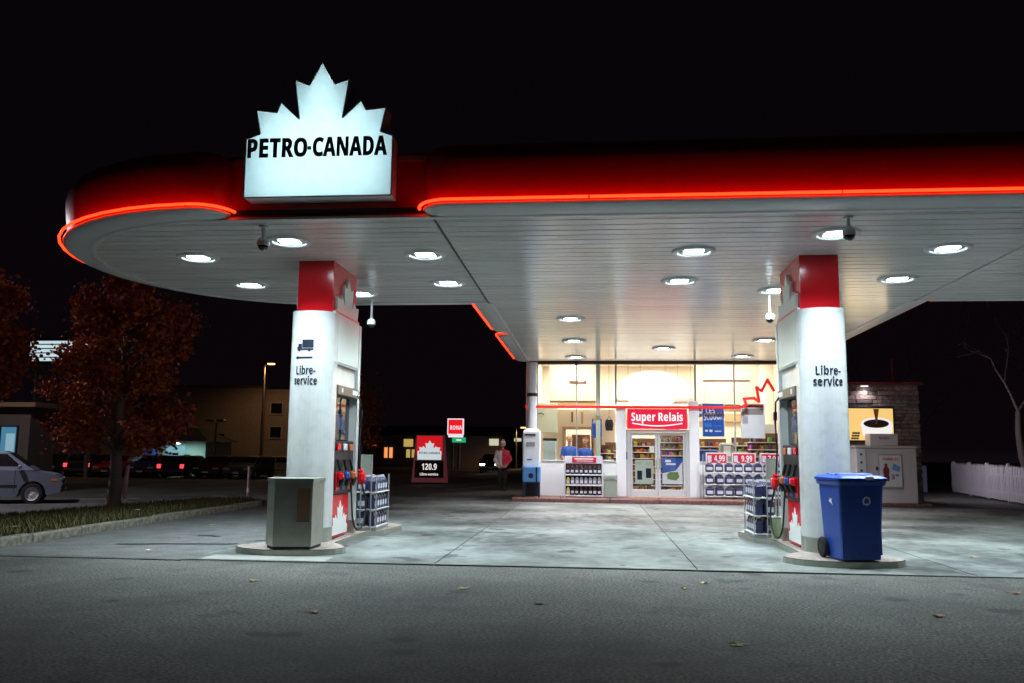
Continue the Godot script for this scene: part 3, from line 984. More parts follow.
	var zz := [Vector2(4.24, 2.715), Vector2(4.42, 2.79), Vector2(4.36, 2.97), Vector2(4.64, 2.99), Vector2(4.78, 2.89), Vector2(4.72, 3.3), Vector2(4.86, 3.2), Vector2(5.03, 3.52), Vector2(5.2, 3.22)]
	var zg := MB.new()
	for k in zz.size() - 1:
		var a: Vector2 = zz[k]
		var b: Vector2 = zz[k + 1]
		var d := (b - a).normalized() * 0.03
		var w := Vector2(-d.y, d.x).normalized() * 0.038
		zg.prism(PackedVector2Array([a - d - w, b + d - w, b + d + w, a - d + w]), 0.045 + 0.001 * k)
	obj("light_leaf_outline", zg, M.rail_glow, rl)
	var wl := thing("added_wall_lamp", "added unseen lamp on the side wall of the shop lighting the person", "wall lamp", Vector3(-2.0, 3.1, -29.0))  # hidden from the camera, added only to brighten the pedestrian by the street
	obj("lamp_body", MB.new().rbox(Vector3(-0.2, -0.05, -0.16), Vector3(0.01, 0.16, 0.16), 0.02), M.trim_grey, wl)
	obj("lamp_lens", MB.new().rbox(Vector3(-0.19, -0.09, -0.14), Vector3(-0.03, -0.051, 0.14), 0.01), glow("added_lamp_glow", lin(1, 0.9, 0.85), 4.0), wl)
	var ws := SpotLight3D.new()
	ws.name = "lamp"
	ws.light_color = Color(1.0, 0.93, 0.9)
	ws.light_energy = 2.2
	ws.light_size = 0.1
	ws.spot_angle = 75.0
	ws.spot_range = 30.0
	ws.spot_attenuation = 2.0
	ws.spot_angle_attenuation = 0.8
	ws.shadow_enabled = true
	wl.add_child(ws)
	ws.position = Vector3(-0.25, -0.12, 0)
	ws.basis = Basis.looking_at(Vector3(-0.5, -0.8, -0.7))
	# name board over the door
	var sg := thing("shop_sign", "red sign board lettered Super Relais over the shop door", "sign", Vector3(1.87, 2.38, FZ + 0.1))
	obj("board", MB.new().rbox(Vector3(-0.865, -0.295, -0.06), Vector3(0.865, 0.29, 0.02), 0.01), glow("shop_sign_red", lin(0.78, 0.008, 0.05), 0.75), sg)
	write("Super Relais", 0.24, glow("shop_sign_white", lin(1, 0.93, 0.95), 0.9), sg, Vector3(0.0, 0.05, 0.023), 1.48)
	var sm := MB.new()
	var pts := []
	for k in 13:
		var tt := k / 12.0
		pts.append(Vector3(lerpf(-0.72, 0.72, tt), -0.13 - 0.075 * sin(PI * tt), 0.022))
	sm.tube(pts, 0.016, 5)
	obj("underline", sm, M.shop_sign_white, sg)
	# small camera over the window
	var sc := thing("security_camera", "small black dome camera under the soffit at the shop corner window", "camera", Vector3(-0.47, soff(-25.0), -25.0), "")
	obj("housing", MB.new().lathe([Vector2(0, -0.12), Vector2(0.05, -0.1), Vector2(0.065, -0.05), Vector2(0.06, -0.01)], 12), M.black_plastic, sc)

func product_shelf(called: String, label: String, at: Vector3, w: float, h: float, rows: int, sd: int, warm := 0.5) -> void:
	var t := thing(called, label, "shelf", at)
	obj("back_panel", MB.new().box(Vector3(-w / 2, 0, -0.03), Vector3(w / 2, h, 0)), M.brown, t)
	var r := RandomNumberGenerator.new()
	r.seed = sd
	var goods := MB.new()
	for k in rows:
		var y := 0.1 + (h - 0.15) * k / rows
		obj("shelf_board", MB.new().box(Vector3(-w / 2, y - 0.025, 0.0), Vector3(w / 2, y, 0.36)), M.cap_white, t)
		var x := -w / 2 + 0.03
		while x < w / 2 - 0.1:
			var pw := r.randf_range(0.04, 0.09)
			var ph := r.randf_range(0.07, (h - 0.15) / rows - 0.05)
			var hue := r.randf()
			var cl := Color.from_hsv(fposmod(0.02 + 0.14 * hue, 1.0) if r.randf() < warm else hue, r.randf_range(0.3, 0.9), r.randf_range(0.25, 0.85))
			goods.col = cl.srgb_to_linear()
			goods.rbox(Vector3(x, y, 0.05), Vector3(x + pw - 0.008, y + ph, 0.33 + r.randf() * 0.02), 0.008)
			x += pw
	var gm := mat("goods", Color.WHITE, 0.4)
	gm.vertex_color_use_as_albedo = true
	var g := obj("packages", goods, gm, t)
	g.set_meta("kind", "stuff")

func room_light(at: Vector3, sx: float, sz: float, energy: float, label: String) -> void:
	var t := thing("ceiling_light", label, "ceiling light", at, "shop ceiling lights")
	obj("light_frame", MB.new().rbox(Vector3(-sx / 2 - 0.03, -0.02, -sz / 2 - 0.03), Vector3(sx / 2 + 0.03, 0.03, sz / 2 + 0.03), 0.006), M.cap_white, t)
	obj("light_panel", MB.new().box(Vector3(-sx / 2, -0.03, -sz / 2), Vector3(sx / 2, -0.021, sz / 2)), glow("room_panel", lin(1, 0.85, 0.6), 2.5), t)
	var a := AreaLight3D.new()
	a.name = "lamp"
	a.area_size = Vector2(sx, sz)
	a.light_color = Color(1.0, 0.965, 0.89)
	a.light_energy = energy * 1.25
	a.shadow_enabled = true
	a.rotation.x = -PI / 2
	t.add_child(a)
	a.position = Vector3(0, -0.05, 0)

func make_store_inside() -> void:
	# dropped bulkheads, doorway and arch
	var bk := thing("shop_bulkhead", "cream dropped bulkhead with a bright arch behind the upper windows", "bulkhead")
	wall_box("bulkhead", M.cream, bk, -1.4, 3.05, -28.2, 0.1, 4.59, -27.7)
	wall_box("bulkhead", M.cream, bk, 3.3, 2.95, -28.2, 5.3, 4.59, -27.7)
	wall_box("bulkhead_edge", M.tan, bk, -1.4, 2.85, -28.3, 0.1, 3.045, -27.75)
	wall_box("bulkhead_edge", M.tan, bk, 3.3, 2.75, -28.3, 5.3, 2.945, -27.75)
	var ar := PackedVector2Array()
	for k in 25:
		var a := PI * k / 24.0
		ar.push_back(Vector2(1.93 + 1.32 * cos(a), 3.2 + 0.86 * sin(a)))
	ar.push_back(Vector2(0.61, 3.05)); ar.push_back(Vector2(3.25, 3.05))
	obj("arch_panel", MB.new().prism(ar, 0.12, Transform3D(Basis(), Vector3(0, 0, -28.1))), M.cream_white, bk)
	wall_box("arch_shelf", M.cream_white, bk, 0.7, 3.02, -28.0, 1.15, 3.16, -27.0)
	wall_box("arch_shelf", M.cream_white, bk, 2.55, 2.98, -28.0, 3.2, 3.12, -26.8)
	wall_box("back_band", M.tan, bk, -1.85, 2.55, -31.97, 5.7, 2.85, -31.8)
	wall_box("vent_grille", M.brown, bk, -0.75, 3.62, -27.69, -0.2, 3.7, -27.66, 0.004)
	wall_box("ceiling_rail", M.brown, bk, 3.5, 3.7, -27.69, 5.0, 3.74, -27.66, 0.004)
	room_light(Vector3(-0.7, 4.58, -26.5), 1.2, 0.6, 6.5, "square ceiling light in the shop over the cash counter")
	room_light(Vector3(1.9, 4.58, -26.5), 1.2, 0.6, 7.0, "square ceiling light in the shop before the bright arch")
	room_light(Vector3(4.3, 4.58, -26.5), 1.2, 0.6, 6.5, "square ceiling light in the shop behind the posters")
	room_light(Vector3(-0.7, 4.58, -30.2), 1.2, 0.6, 11.0, "square ceiling light far back in the shop beyond the counter")
	room_light(Vector3(2.0, 4.58, -30.0), 1.4, 0.6, 12.0, "square ceiling light far back in the shop beyond the door")
	room_light(Vector3(4.4, 4.58, -30.2), 1.2, 0.6, 11.0, "square ceiling light far back in the shop beyond the posters")
	# doorway in the partition behind the clerks
	var pt := thing("back_partition", "cream partition with a brown framed doorway behind the clerks", "partition")
	wall_box("panel", M.cream, pt, -1.86, 0.12, -29.1, -0.98, 2.83, -29.0)
	wall_box("panel", M.cream, pt, 0.02, 0.12, -29.1, 0.75, 2.83, -29.0)
	wall_box("panel", M.cream, pt, -0.98, 2.2, -29.1, 0.02, 2.83, -29.0)
	wall_box("door_frame", M.tan, pt, -1.02, 0.12, -29.0, -0.9, 2.25, -28.94)
	wall_box("door_frame", M.tan, pt, -0.06, 0.12, -29.0, 0.06, 2.25, -28.94)
	wall_box("door_frame", M.tan, pt, -0.9, 2.15, -28.998, -0.06, 2.25, -28.942)
	wall_box("door", M.brown, pt, -0.72, 0.12, -29.6, -0.08, 2.0, -29.54)
	wall_box("wall_slot", M.brown, pt, -0.72, 2.4, -28.998, -0.66, 2.75, -28.97, 0.004)
	wall_box("wall_slot", M.tan, pt, -0.38, 2.35, -28.998, -0.32, 2.75, -28.97, 0.004)
	# pale green cabinet in the corner and menu lights
	var gc := thing("tall_cabinet", "pale green wall cabinet inside the corner window", "cabinet", Vector3(-1.42, 2.0, -27.2))
	obj("body", MB.new().rbox(Vector3(-0.38, 0, -0.25), Vector3(0.3, 0.95, 0.1), 0.01), M.pale_green, gc)
	obj("hook", MB.new().tube([Vector3(-0.3, 0.6, 0.1), Vector3(-0.2, 0.62, 0.16), Vector3(-0.12, 0.58, 0.11)], 0.015, 5), M.dark, gc)
	var ct := thing("cash_counter", "cream cash counter behind the corner window", "counter", Vector3(-0.45, 0.12, -26.6))
	obj("front", MB.new().rbox(Vector3(-1.1, 0, -0.3), Vector3(1.0, 0.95, 0.3), 0.01), M.tan, ct)
	obj("top", MB.new().rbox(Vector3(-1.15, 0.951, -0.35), Vector3(1.05, 1.0, 0.35), 0.01), M.cream_white, ct)
	# things on and over the counter
	var rg := thing("cash_register", "black cash register with a stand on the counter", "register", Vector3(0.12, 1.12, -26.55))
	obj("drawer", MB.new().rbox(Vector3(-0.22, 0, -0.2), Vector3(0.22, 0.14, 0.2), 0.015), M.black_plastic, rg)
	obj("post", MB.new().tube([Vector3(-0.12, 0.14, 0), Vector3(-0.12, 1.3, 0), Vector3(0.14, 1.3, 0), Vector3(0.14, 0.14, 0)], 0.018, 6), M.black_plastic, rg)
	obj("screen_back", MB.new().rbox(Vector3(-0.15, 0.72, -0.05), Vector3(0.17, 1.2, 0.05), 0.04), M.poster_blue, rg)
	var cs := thing("glass_case", "pale glass display case at the corner end of the counter", "display case", Vector3(-1.33, 1.12, -26.5))
	obj("case", MB.new().rbox(Vector3(-0.17, 0, -0.2), Vector3(0.2, 0.62, 0.2), 0.01), mat("case_pale", lin(0.45, 0.6, 0.62), 0.2), cs)
	obj("lid", MB.new().rbox(Vector3(-0.19, 0.62, -0.22), Vector3(0.22, 0.7, 0.22), 0.01), M.dark, cs)
	var hb := thing("hanging_bag", "dark bag hung on the wall beside the door transom", "bag", Vector3(0.5, 2.05, -26.0))
	obj("bag", MB.new().loft([[Vector3(-0.1, 0, 0.06), Vector3(0.1, 0, 0.06), Vector3(0.1, 0, -0.06), Vector3(-0.1, 0, -0.06)], [Vector3(-0.13, 0.2, 0.07), Vector3(0.13, 0.2, 0.07), Vector3(0.13, 0.2, -0.07), Vector3(-0.13, 0.2, -0.07)], [Vector3(-0.1, 0.33, 0.02), Vector3(0.1, 0.33, 0.02), Vector3(0.1, 0.33, -0.02), Vector3(-0.1, 0.33, -0.02)]]), M.black_plastic, hb)
	obj("strap", MB.new().tube([Vector3(-0.06, 0.33, 0), Vector3(0, 0.45, 0), Vector3(0.06, 0.33, 0)], 0.012, 5), M.black_plastic, hb)
	obj("cord", MB.new().tube([Vector3(0, 0.45, 0), Vector3(0, 2.06, 0)], 0.006, 4), M.dark, hb)
	# gondolas of goods
	product_shelf("product_shelf", "shelf of warm coloured packages seen through the door", Vector3(1.5, 0.12, -28.6), 1.1, 1.75, 8, 3, 0.8)
	product_shelf("product_shelf", "shelf of mixed packages beyond the open part of the door", Vector3(2.75, 0.12, -29.2), 1.2, 1.9, 8, 4, 0.5)
	product_shelf("product_shelf", "shelf of packages behind the blue poster window", Vector3(3.75, 0.12, -28.2), 1.1, 1.75, 8, 5, 0.4)
	product_shelf("product_shelf", "shelf of packages behind the pale poster window", Vector3(5.05, 0.12, -28.4), 1.1, 1.8, 8, 6, 0.5)
	product_shelf("product_shelf", "low shelf of packages beside the cash counter", Vector3(0.75, 0.12, -27.6), 0.7, 1.6, 7, 7, 0.5)
	product_shelf("product_shelf", "low shelf of packages close behind the door glass", Vector3(2.25, 0.12, -27.0), 0.9, 1.1, 5, 11, 0.6)
	product_shelf("product_shelf", "tall shelf of packages close behind the pale poster", Vector3(5.15, 0.12, -26.6), 0.9, 1.9, 8, 12, 0.4)
	product_shelf("product_shelf", "snack shelf standing under the hanging bag", Vector3(0.42, 0.12, -26.05), 0.42, 1.5, 7, 13, 0.7)
	for q in [[1.35, 2.3, -27.8, "poster_blue", "blue sign board hanging in the shop behind the door head"], [2.6, 2.25, -28.4, "sign_red", "red sign board hanging deep in the shop behind the door"], [3.2, 2.62, -26.4, "poster_blue", "small blue board hanging beside the blue poster"], [5.25, 2.15, -26.3, "poster_pale", "small pale board hanging beside the pale poster"]]:
		var hs := thing("hanging_sign", q[4], "sign", Vector3(q[0], q[1], q[2]))
		obj("board", MB.new().rbox(Vector3(-0.24, -0.13, -0.01), Vector3(0.24, 0.13, 0.01), 0.004), M[q[3]], hs)
		obj("print_block", MB.new().box(Vector3(-0.16, -0.03, 0.01), Vector3(0.14, 0.05, 0.013)), M.letter_white, hs)
		for e in [-0.2, 0.2]:
			obj("cord", MB.new().tube([Vector3(e, 0.13, 0), Vector3(e, 4.59 - q[1], 0)], 0.004, 4), M.dark, hs)
	var dm := thing("drink_machine", "pale drink machine behind the blue poster window", "machine", Vector3(4.02, 1.12, -26.4))
	obj("counter_block", MB.new().rbox(Vector3(-0.9, -1.0, -0.3), Vector3(1.5, -0.02, 0.3), 0.01), M.tan, dm)
	obj("body", MB.new().rbox(Vector3(-0.2, 0, -0.2), Vector3(0.2, 0.6, 0.2), 0.05), M.grey_green, dm)
	obj("panel", MB.new().rbox(Vector3(-0.1, 0.2, 0.2), Vector3(0.1, 0.5, 0.215), 0.005), M.poster_pale, dm)
	var bl := thing("blue_cooler", "blue cooler box inside the window by the door post", "cooler", Vector3(3.4, 1.12, -26.1))
	obj("body", MB.new().rbox(Vector3(-0.25, 0, -0.2), Vector3(0.25, 0.3, 0.2), 0.03), M.poster_blue, bl)
	obj("lid", MB.new().rbox(Vector3(-0.27, 0.3, -0.22), Vector3(0.27, 0.38, 0.22), 0.02), M.poster_blue, bl)
	obj("stand", MB.new().rbox(Vector3(-0.22, -1.0, -0.18), Vector3(0.22, 0, 0.18), 0.01), M.tan, bl)
	# posters on the glass
	var p1 := thing("window_poster", "blue poster with white lettering hung in the shop window", "poster", Vector3(3.5, 2.36, FZ - 0.085))
	obj("frame", MB.new().rbox(Vector3(-0.33, -0.5, -0.012), Vector3(0.33, 0.5, 0.0), 0.004), M.cap_white, p1)
	obj("sheet", MB.new().box(Vector3(-0.3, -0.47, 0.0), Vector3(0.3, 0.47, 0.004)), M.poster_blue, p1)
	write("LES", 0.16, M.letter_white, p1, Vector3(-0.08, 0.27, 0.009), 0.26)
	var sc := write("SCOOOP", 0.2, M.letter_white, p1, Vector3(0.0, 0.1, 0.009), 0.54)
	sc.rotation.z = 0.06
	obj("print_block", MB.new().box(Vector3(-0.24, -0.34, 0.004), Vector3(-0.16, -0.28, 0.007)).box(Vector3(-0.12, -0.345, 0.004), Vector3(-0.03, -0.275, 0.007)).box(Vector3(0.04, -0.335, 0.004), Vector3(0.23, -0.305, 0.007)), M.letter_white, p1)
	obj("print_block", MB.new().box(Vector3(-0.25, -0.2, 0.004), Vector3(-0.05, -0.08, 0.006)).box(Vector3(0.02, -0.18, 0.004), Vector3(0.25, -0.15, 0.006)), mat("poster_mid_blue", lin(0.04, 0.2, 0.6), 0.4), p1)
	var p2 := thing("window_poster", "pale poster with a dark red heading hung in the shop window", "poster", Vector3(4.63, 2.34, FZ - 0.085))
	obj("frame", MB.new().rbox(Vector3(-0.345, -0.5, -0.012), Vector3(0.345, 0.5, 0.0), 0.004), M.cap_white, p2)
	obj("sheet", MB.new().box(Vector3(-0.32, -0.475, 0.0), Vector3(0.32, 0.475, 0.004)), M.poster_pale, p2)
	obj("heading", MB.new().box(Vector3(-0.3, 0.39, 0.004), Vector3(0.3, 0.465, 0.007)), mat("heading_red", lin(0.3, 0.02, 0.03), 0.5), p2)
	obj("picture_band", MB.new().box(Vector3(-0.3, 0.18, 0.004), Vector3(0.3, 0.36, 0.007)), mat("band_grey", lin(0.3, 0.26, 0.25), 0.5), p2)
	obj("print_block", MB.new().box(Vector3(-0.3, -0.08, 0.004), Vector3(-0.14, 0.14, 0.007)), mat("band_mid", lin(0.4, 0.4, 0.41), 0.5), p2)
	var p3 := thing("door_poster", "pale green poster with dark pictures low on the shop door", "poster", Vector3(1.49, 0.85, FZ - 0.062))
	obj("sheet", MB.new().box(Vector3(-0.26, -0.34, -0.004), Vector3(0.26, 0.34, 0.004)), M.poster_green, p3)
	obj("picture", MB.new().rbox(Vector3(-0.2, -0.23, 0.004), Vector3(-0.06, 0.03, 0.008), 0.002), M.ink, p3)
	obj("picture", MB.new().rbox(Vector3(0.05, -0.18, 0.004), Vector3(0.2, 0.1, 0.008), 0.002), M.ink, p3)
	obj("print_block", MB.new().box(Vector3(-0.2, 0.2, 0.004), Vector3(-0.08, 0.28, 0.007)).box(Vector3(0.06, 0.2, 0.004), Vector3(0.2, 0.28, 0.007)), M.pale_green, p3)
	var p4 := thing("door_poster", "blue and white poster with a green picture on the shop door", "poster", Vector3(2.3, 0.87, FZ - 0.062))
	obj("sheet", MB.new().box(Vector3(-0.3, -0.38, -0.004), Vector3(0.3, 0.38, 0.004)), M.poster_blue, p4)
	obj("picture", MB.new().prism(L2([-0.29, -0.36, 0.29, -0.36, 0.29, 0.28, 0.1, 0.02, -0.29, -0.06]), 0.004, Transform3D(Basis(), Vector3(0, 0, 0.004))), M.poster_pale, p4)
	obj("picture", MB.new().prism(L2([-0.14, -0.22, 0.1, -0.26, 0.2, -0.16, 0.16, -0.02, -0.08, -0.02, -0.16, -0.1]), 0.004, Transform3D(Basis(), Vector3(0, 0, 0.009))), mat("picture_green", lin(0.12, 0.2, 0.05), 0.5), p4)
	obj("print_block", MB.new().box(Vector3(-0.2, 0.26, 0.004), Vector3(-0.04, 0.33, 0.007)).box(Vector3(-0.18, 0.18, 0.004), Vector3(0.1, 0.23, 0.007)), M.letter_white, p4)
	var n := thing("notice_sheet", "small white notice sheet on the shop door by the handles", "notice", Vector3(1.72, 1.5, FZ - 0.036))
	obj("sheet", MB.new().box(Vector3(-0.07, -0.09, -0.003), Vector3(0.07, 0.09, 0.003)), M.cap_white, n)

# ------------------------------------------------------------------ stone wing beside the shop
func make_wing() -> void:
	var w := thing("stone_wing", "low wing with a stacked stone wall and thin flat roof", "building")
	wall_box("core_wall", M.dark, w, 5.9, -0.02, -31.0, 9.2, 3.4, FZ - 0.06)
	wall_box("side_wall", M.brown, w, 9.2, -0.02, -31.0, 9.26, 3.4, FZ - 0.06)
	wall_box("roof_edge", mat("roof_red", lin(0.2, 0.03, 0.04), 0.6), w, 5.86, 3.4, -31.1, 9.38, 3.47, FZ + 0.12)
	obj("mast", MB.new().tube([Vector3(8.7, 3.47, -25.6), Vector3(8.7, 4.2, -25.6)], 0.02, 6), mat("mast_red", lin(0.4, 0.03, 0.05), 0.5), w)
	var r := RandomNumberGenerator.new()
	r.seed = 77
	var y := 0.02
	while y < 3.38:
		var h := minf(r.randf_range(0.085, 0.135), 3.395 - y)
		if h < 0.03: break
		var x := 5.92 - r.randf() * 0.2
		while x < 9.24:
			var l := r.randf_range(0.22, 0.62)
			var x1 := minf(x + l, 9.27 - r.randf() * 0.03)
			if x1 - x > 0.06 and x1 > 6.6:
				var pr := r.randf_range(0.0, 0.05)
				if not (x1 < 8.53 and x > 7.2 and y > 1.8 and y + h < 2.7):
					obj("stone", MB.new().rbox(Vector3(x + 0.006, y + 0.005, FZ - 0.08), Vector3(x1 - 0.006, y + h - 0.005, FZ + pr), 0.012), M["stone_%d" % r.randi_range(0, 3)], w)
			x += l
		y += h
	var wl := thing("added_wall_lamp", "added unseen lamp on the side wall of the stone wing lighting the fence", "wall lamp", Vector3(9.26, 2.9, -28.2))  # out of sight behind the wing, added to light the fence and bare trees
	obj("lamp_body", MB.new().rbox(Vector3(-0.01, -0.05, -0.16), Vector3(0.2, 0.16, 0.16), 0.02), M.trim_grey, wl)
	obj("lamp_lens", MB.new().rbox(Vector3(0.03, -0.09, -0.14), Vector3(0.19, -0.051, 0.14), 0.01), glow("added_lamp_pink", lin(0.9, 0.7, 1.0), 3.0), wl)
	var ws := SpotLight3D.new()
	ws.name = "lamp"
	ws.light_color = Color(0.97, 0.93, 1.0)
	ws.light_energy = 6.0
	ws.light_size = 0.1
	ws.spot_angle = 80.0
	ws.spot_range = 30.0
	ws.spot_attenuation = 2.0
	ws.spot_angle_attenuation = 0.8
	ws.shadow_enabled = true
	wl.add_child(ws)
	ws.position = Vector3(0.25, -0.12, 0)
	ws.basis = Basis.looking_at(Vector3(0.9, -0.12, 0.0))
	# lit coffee picture
	var cf := thing("coffee_picture", "lit picture of coffee poured into a white cup on the stone wall", "picture sign", Vector3(7.87, 2.26, FZ + 0.1))
	obj("sign_case", MB.new().rbox(Vector3(-0.68, -0.5, -0.1), Vector3(0.66, 0.5, -0.003), 0.01), M.dark, cf)
	obj("sign_picture", MB.new().box(Vector3(-0.6, -0.45, -0.003), Vector3(0.62, 0.45, 0.0)), glow("picture_gold", lin(0.95, 0.62, 0.2), 0.75), cf)
	var ov := func(cx: float, cy: float, rx: float, ry: float, a0 := 0.0, a1 := TAU) -> PackedVector2Array:
		var q := PackedVector2Array()
		for k in 24:
			var a: float = lerpf(a0, a1, k / (24.0 if a1 - a0 > 6.2 else 23.0))
			q.push_back(Vector2(cx + rx * cos(a), cy + ry * sin(a)))
		return q
	var cup: PackedVector2Array = ov.call(0.16, 0.0, 0.44, 0.2, 0.0, PI)
	cup.append_array(L2([-0.22, -0.3, -0.12, -0.44, 0.5, -0.44, 0.58, -0.2]))
	obj("sign_cup", MB.new().prism(cup, 0.004), glow("picture_white", lin(0.9, 0.88, 0.85), 0.75), cf)
	obj("sign_coffee", MB.new().prism(ov.call(0.15, 0.02, 0.35, 0.12), 0.004, Transform3D(Basis(), Vector3(0, 0, 0.0045))), mat("coffee", lin(0.03, 0.014, 0.006), 0.3), cf)
	obj("sign_pour", MB.new().prism(L2([0.08, 0.44, 0.24, 0.44, 0.2, 0.2, 0.18, 0.02, 0.13, 0.02, 0.12, 0.2]), 0.004, Transform3D(Basis(), Vector3(0, 0, 0.009))), mat("pour", lin(0.3, 0.11, 0.02), 0.3), cf)
	var bn := MB.new()
	for k in 9:
		bn.prism(ov.call(-0.52 + 0.07 * (k % 3) + 0.02 * (k / 3), -0.4 + 0.075 * (k / 3), 0.04, 0.032), 0.004)
	obj("sign_beans", bn, M.brown, cf)
	var al := AreaLight3D.new()
	al.name = "picture_light"
	al.area_size = Vector2(1.2, 0.9)
	al.light_color = Color(1.0, 0.88, 0.68)
	al.light_energy = 0.5
	al.shadow_enabled = true
	al.rotation.y = PI
	cf.add_child(al)
	al.position = Vector3(0, 0, 0.03)
	var el := thing("eave_light", "small eave light above the coffee picture", "wall lamp", Vector3(7.75, 3.395, FZ + 0.07))
	obj("lamp_body", MB.new().rbox(Vector3(-0.12, -0.04, -0.03), Vector3(0.12, 0.0, 0.04), 0.008), M.trim_grey, el)
	obj("lamp_lens", MB.new().rbox(Vector3(-0.1, -0.052, -0.02), Vector3(0.1, -0.041, 0.03), 0.004), glow("eave_light_glow", lin(1, 0.93, 0.95), 3.0), el)
	var es := SpotLight3D.new()
	es.name = "lamp"
	es.light_color = Color(1.0, 0.94, 0.98)
	es.light_energy = 0.5
	es.light_size = 0.06
	es.spot_angle = 80.0
	es.spot_range = 10.0
	es.spot_attenuation = 2.0
	es.shadow_enabled = true
	el.add_child(es)
	es.position = Vector3(0, -0.1, 0.12)
	es.rotation.x = -PI / 2
	# the white service enclosure in front
	var e := thing("ice_chest", "large white ice chest with a drink poster against the stone wing", "ice chest", Vector3(8.12, 0.0, -24.4))
	var pinkw := mat("chest_white", lin(0.62, 0.58, 0.58), 0.5)
	obj("plinth", MB.new().rbox(Vector3(-0.95, 0.0, -0.62), Vector3(1.0, 0.1, 0.16), 0.02), M.walk_red, e)
	obj("body", MB.new().rbox(Vector3(-0.93, 0.1, -0.6), Vector3(0.67, 1.58, 0.1), 0.02), pinkw, e)
	obj("lid", MB.new().rbox(Vector3(-0.96, 1.585, -0.62), Vector3(0.7, 1.65, 0.13), 0.015), pinkw, e)
	obj("side_board", MB.new().rbox(Vector3(-0.93, 0.12, 0.102), Vector3(-0.68, 1.56, 0.14), 0.01), M.cap_white, e)
	obj("top_box", MB.new().rbox(Vector3(-0.52, 1.652, -0.4), Vector3(0.22, 1.98, 0.05), 0.015), pinkw, e)
	write("GLACE", 0.07, mat("faded_red", lin(0.3, 0.05, 0.08), 0.5), e, Vector3(-0.15, 1.86, 0.054), 0.26)
	for k in 5:
		obj("print_mark", MB.new().box(Vector3(-0.83, 1.38 - 0.22 * k, 0.14), Vector3(-0.78, 1.44 - 0.22 * k, 0.143)), M.ink, e)
	obj("frame", MB.new().rbox(Vector3(-0.36, 0.48, 0.1), Vector3(0.28, 1.42, 0.14), 0.015), M.trim_grey, e)
	obj("latch", MB.new().rbox(Vector3(-0.42, 0.98, 0.1), Vector3(-0.365, 1.08, 0.15), 0.01), M.dark, e)
	var ps := thing("drink_poster", "white poster of a red bottle priced 3 on the ice chest", "poster", Vector3(8.08, 0.97, -24.255))
	obj("sheet", MB.new().box(Vector3(-0.29, -0.42, -0.004), Vector3(0.29, 0.42, 0.004)), M.cap_white, ps)
	write("COMBO 2 L", 0.07, M.sign_red, ps, Vector3(0.0, 0.32, 0.007), 0.42)
	var bt := PackedVector2Array()
	for q in [[0.035, 0.2], [0.035, 0.12], [0.08, 0.05], [0.085, -0.02], [0.07, -0.1], [0.085, -0.2], [0.06, -0.28]]:
		bt.push_back(Vector2(-0.12 + q[0], q[1]))
	for q in [[-0.06, -0.28], [-0.085, -0.2], [-0.07, -0.1], [-0.085, -0.02], [-0.08, 0.05], [-0.035, 0.12], [-0.035, 0.2]]:
		bt.push_back(Vector2(-0.12 + q[0], q[1]))
	obj("bottle_picture", MB.new().prism(bt, 0.003, Transform3D(Basis(), Vector3(0, 0, 0.004))), mat("bottle_red", lin(0.2, 0.02, 0.015), 0.4), ps)
	obj("card_picture", MB.new().prism(L2([0.03, 0.05, 0.22, -0.03, 0.26, 0.1, 0.08, 0.2]), 0.003, Transform3D(Basis(), Vector3(0, 0, 0.004))), M.jug_blue, ps)
	write("3", 0.13, M.ink, ps, Vector3(0.05, -0.16, 0.007))
	write("99", 0.06, M.ink, ps, Vector3(0.16, -0.12, 0.007))

# ------------------------------------------------------------------ islands and pumps
func island_plan(grow: float) -> PackedVector2Array:
	# two rounded lobes joined by a narrower neck, centred on x = 0, z = 0
	var p := PackedVector2Array()
	for k in 13:
		var a := deg_to_rad(lerpf(-8, 188, k / 12.0))
		p.push_back(Vector2((0.74 + grow) * cos(a), 1.32 + (0.45 + grow) * sin(a)))
	p.push_back(Vector2(-0.6 - grow, 0.98 - grow)); p.push_back(Vector2(-0.42 - grow, 0.75)); p.push_back(Vector2(-0.42 - grow, -0.95)); p.push_back(Vector2(-0.66 - grow, -1.2 + grow))
	for k in 11:
		var a := deg_to_rad(lerpf(188, 352, k / 10.0))
		p.push_back(Vector2((0.74 + grow) * cos(a), -2.1 + (0.6 + grow) * sin(a)))
	p.push_back(Vector2(0.66 + grow, -1.2 + grow)); p.push_back(Vector2(0.42 + grow, -0.95)); p.push_back(Vector2(0.42 + grow, 0.75)); p.push_back(Vector2(0.6 + grow, 0.98 - grow))
	return p

func make_islands() -> void:
	for q in [[-4.1, "concrete pump island with steel rim under the grey steel cabinet"], [3.2, "concrete pump island with steel rim under the blue bin"]]:
		var t := thing("pump_island", q[1], "pump island", Vector3(q[0], 0, -12.83), "pump islands")
		obj("top", MB.new().slab(island_plan(0.0), -0.02, 0.09), M.island_top, t)
		var rim := MB.new()
		var p := island_plan(0.012)
		if Geometry2D.is_polygon_clockwise(p): p.reverse()
		for k in p.size():
			var a := p[k]
			var b := p[(k + 1) % p.size()]
			rim.quad(Vector3(b.x, -0.02, b.y), Vector3(a.x, -0.02, a.y), Vector3(a.x, 0.084, a.y), Vector3(b.x, 0.084, b.y))
		obj("steel_rim", rim, M.steel, t)

func half_column(z0: float, zc: float, reach: float, hw: float) -> PackedVector2Array:
	var p := PackedVector2Array([Vector2(-hw, z0), Vector2(hw, z0)])
	for k in 17:
		var a := PI * k / 16.0
		p.push_back(Vector2(hw * cos(a), zc + reach * sin(a)))
	return p

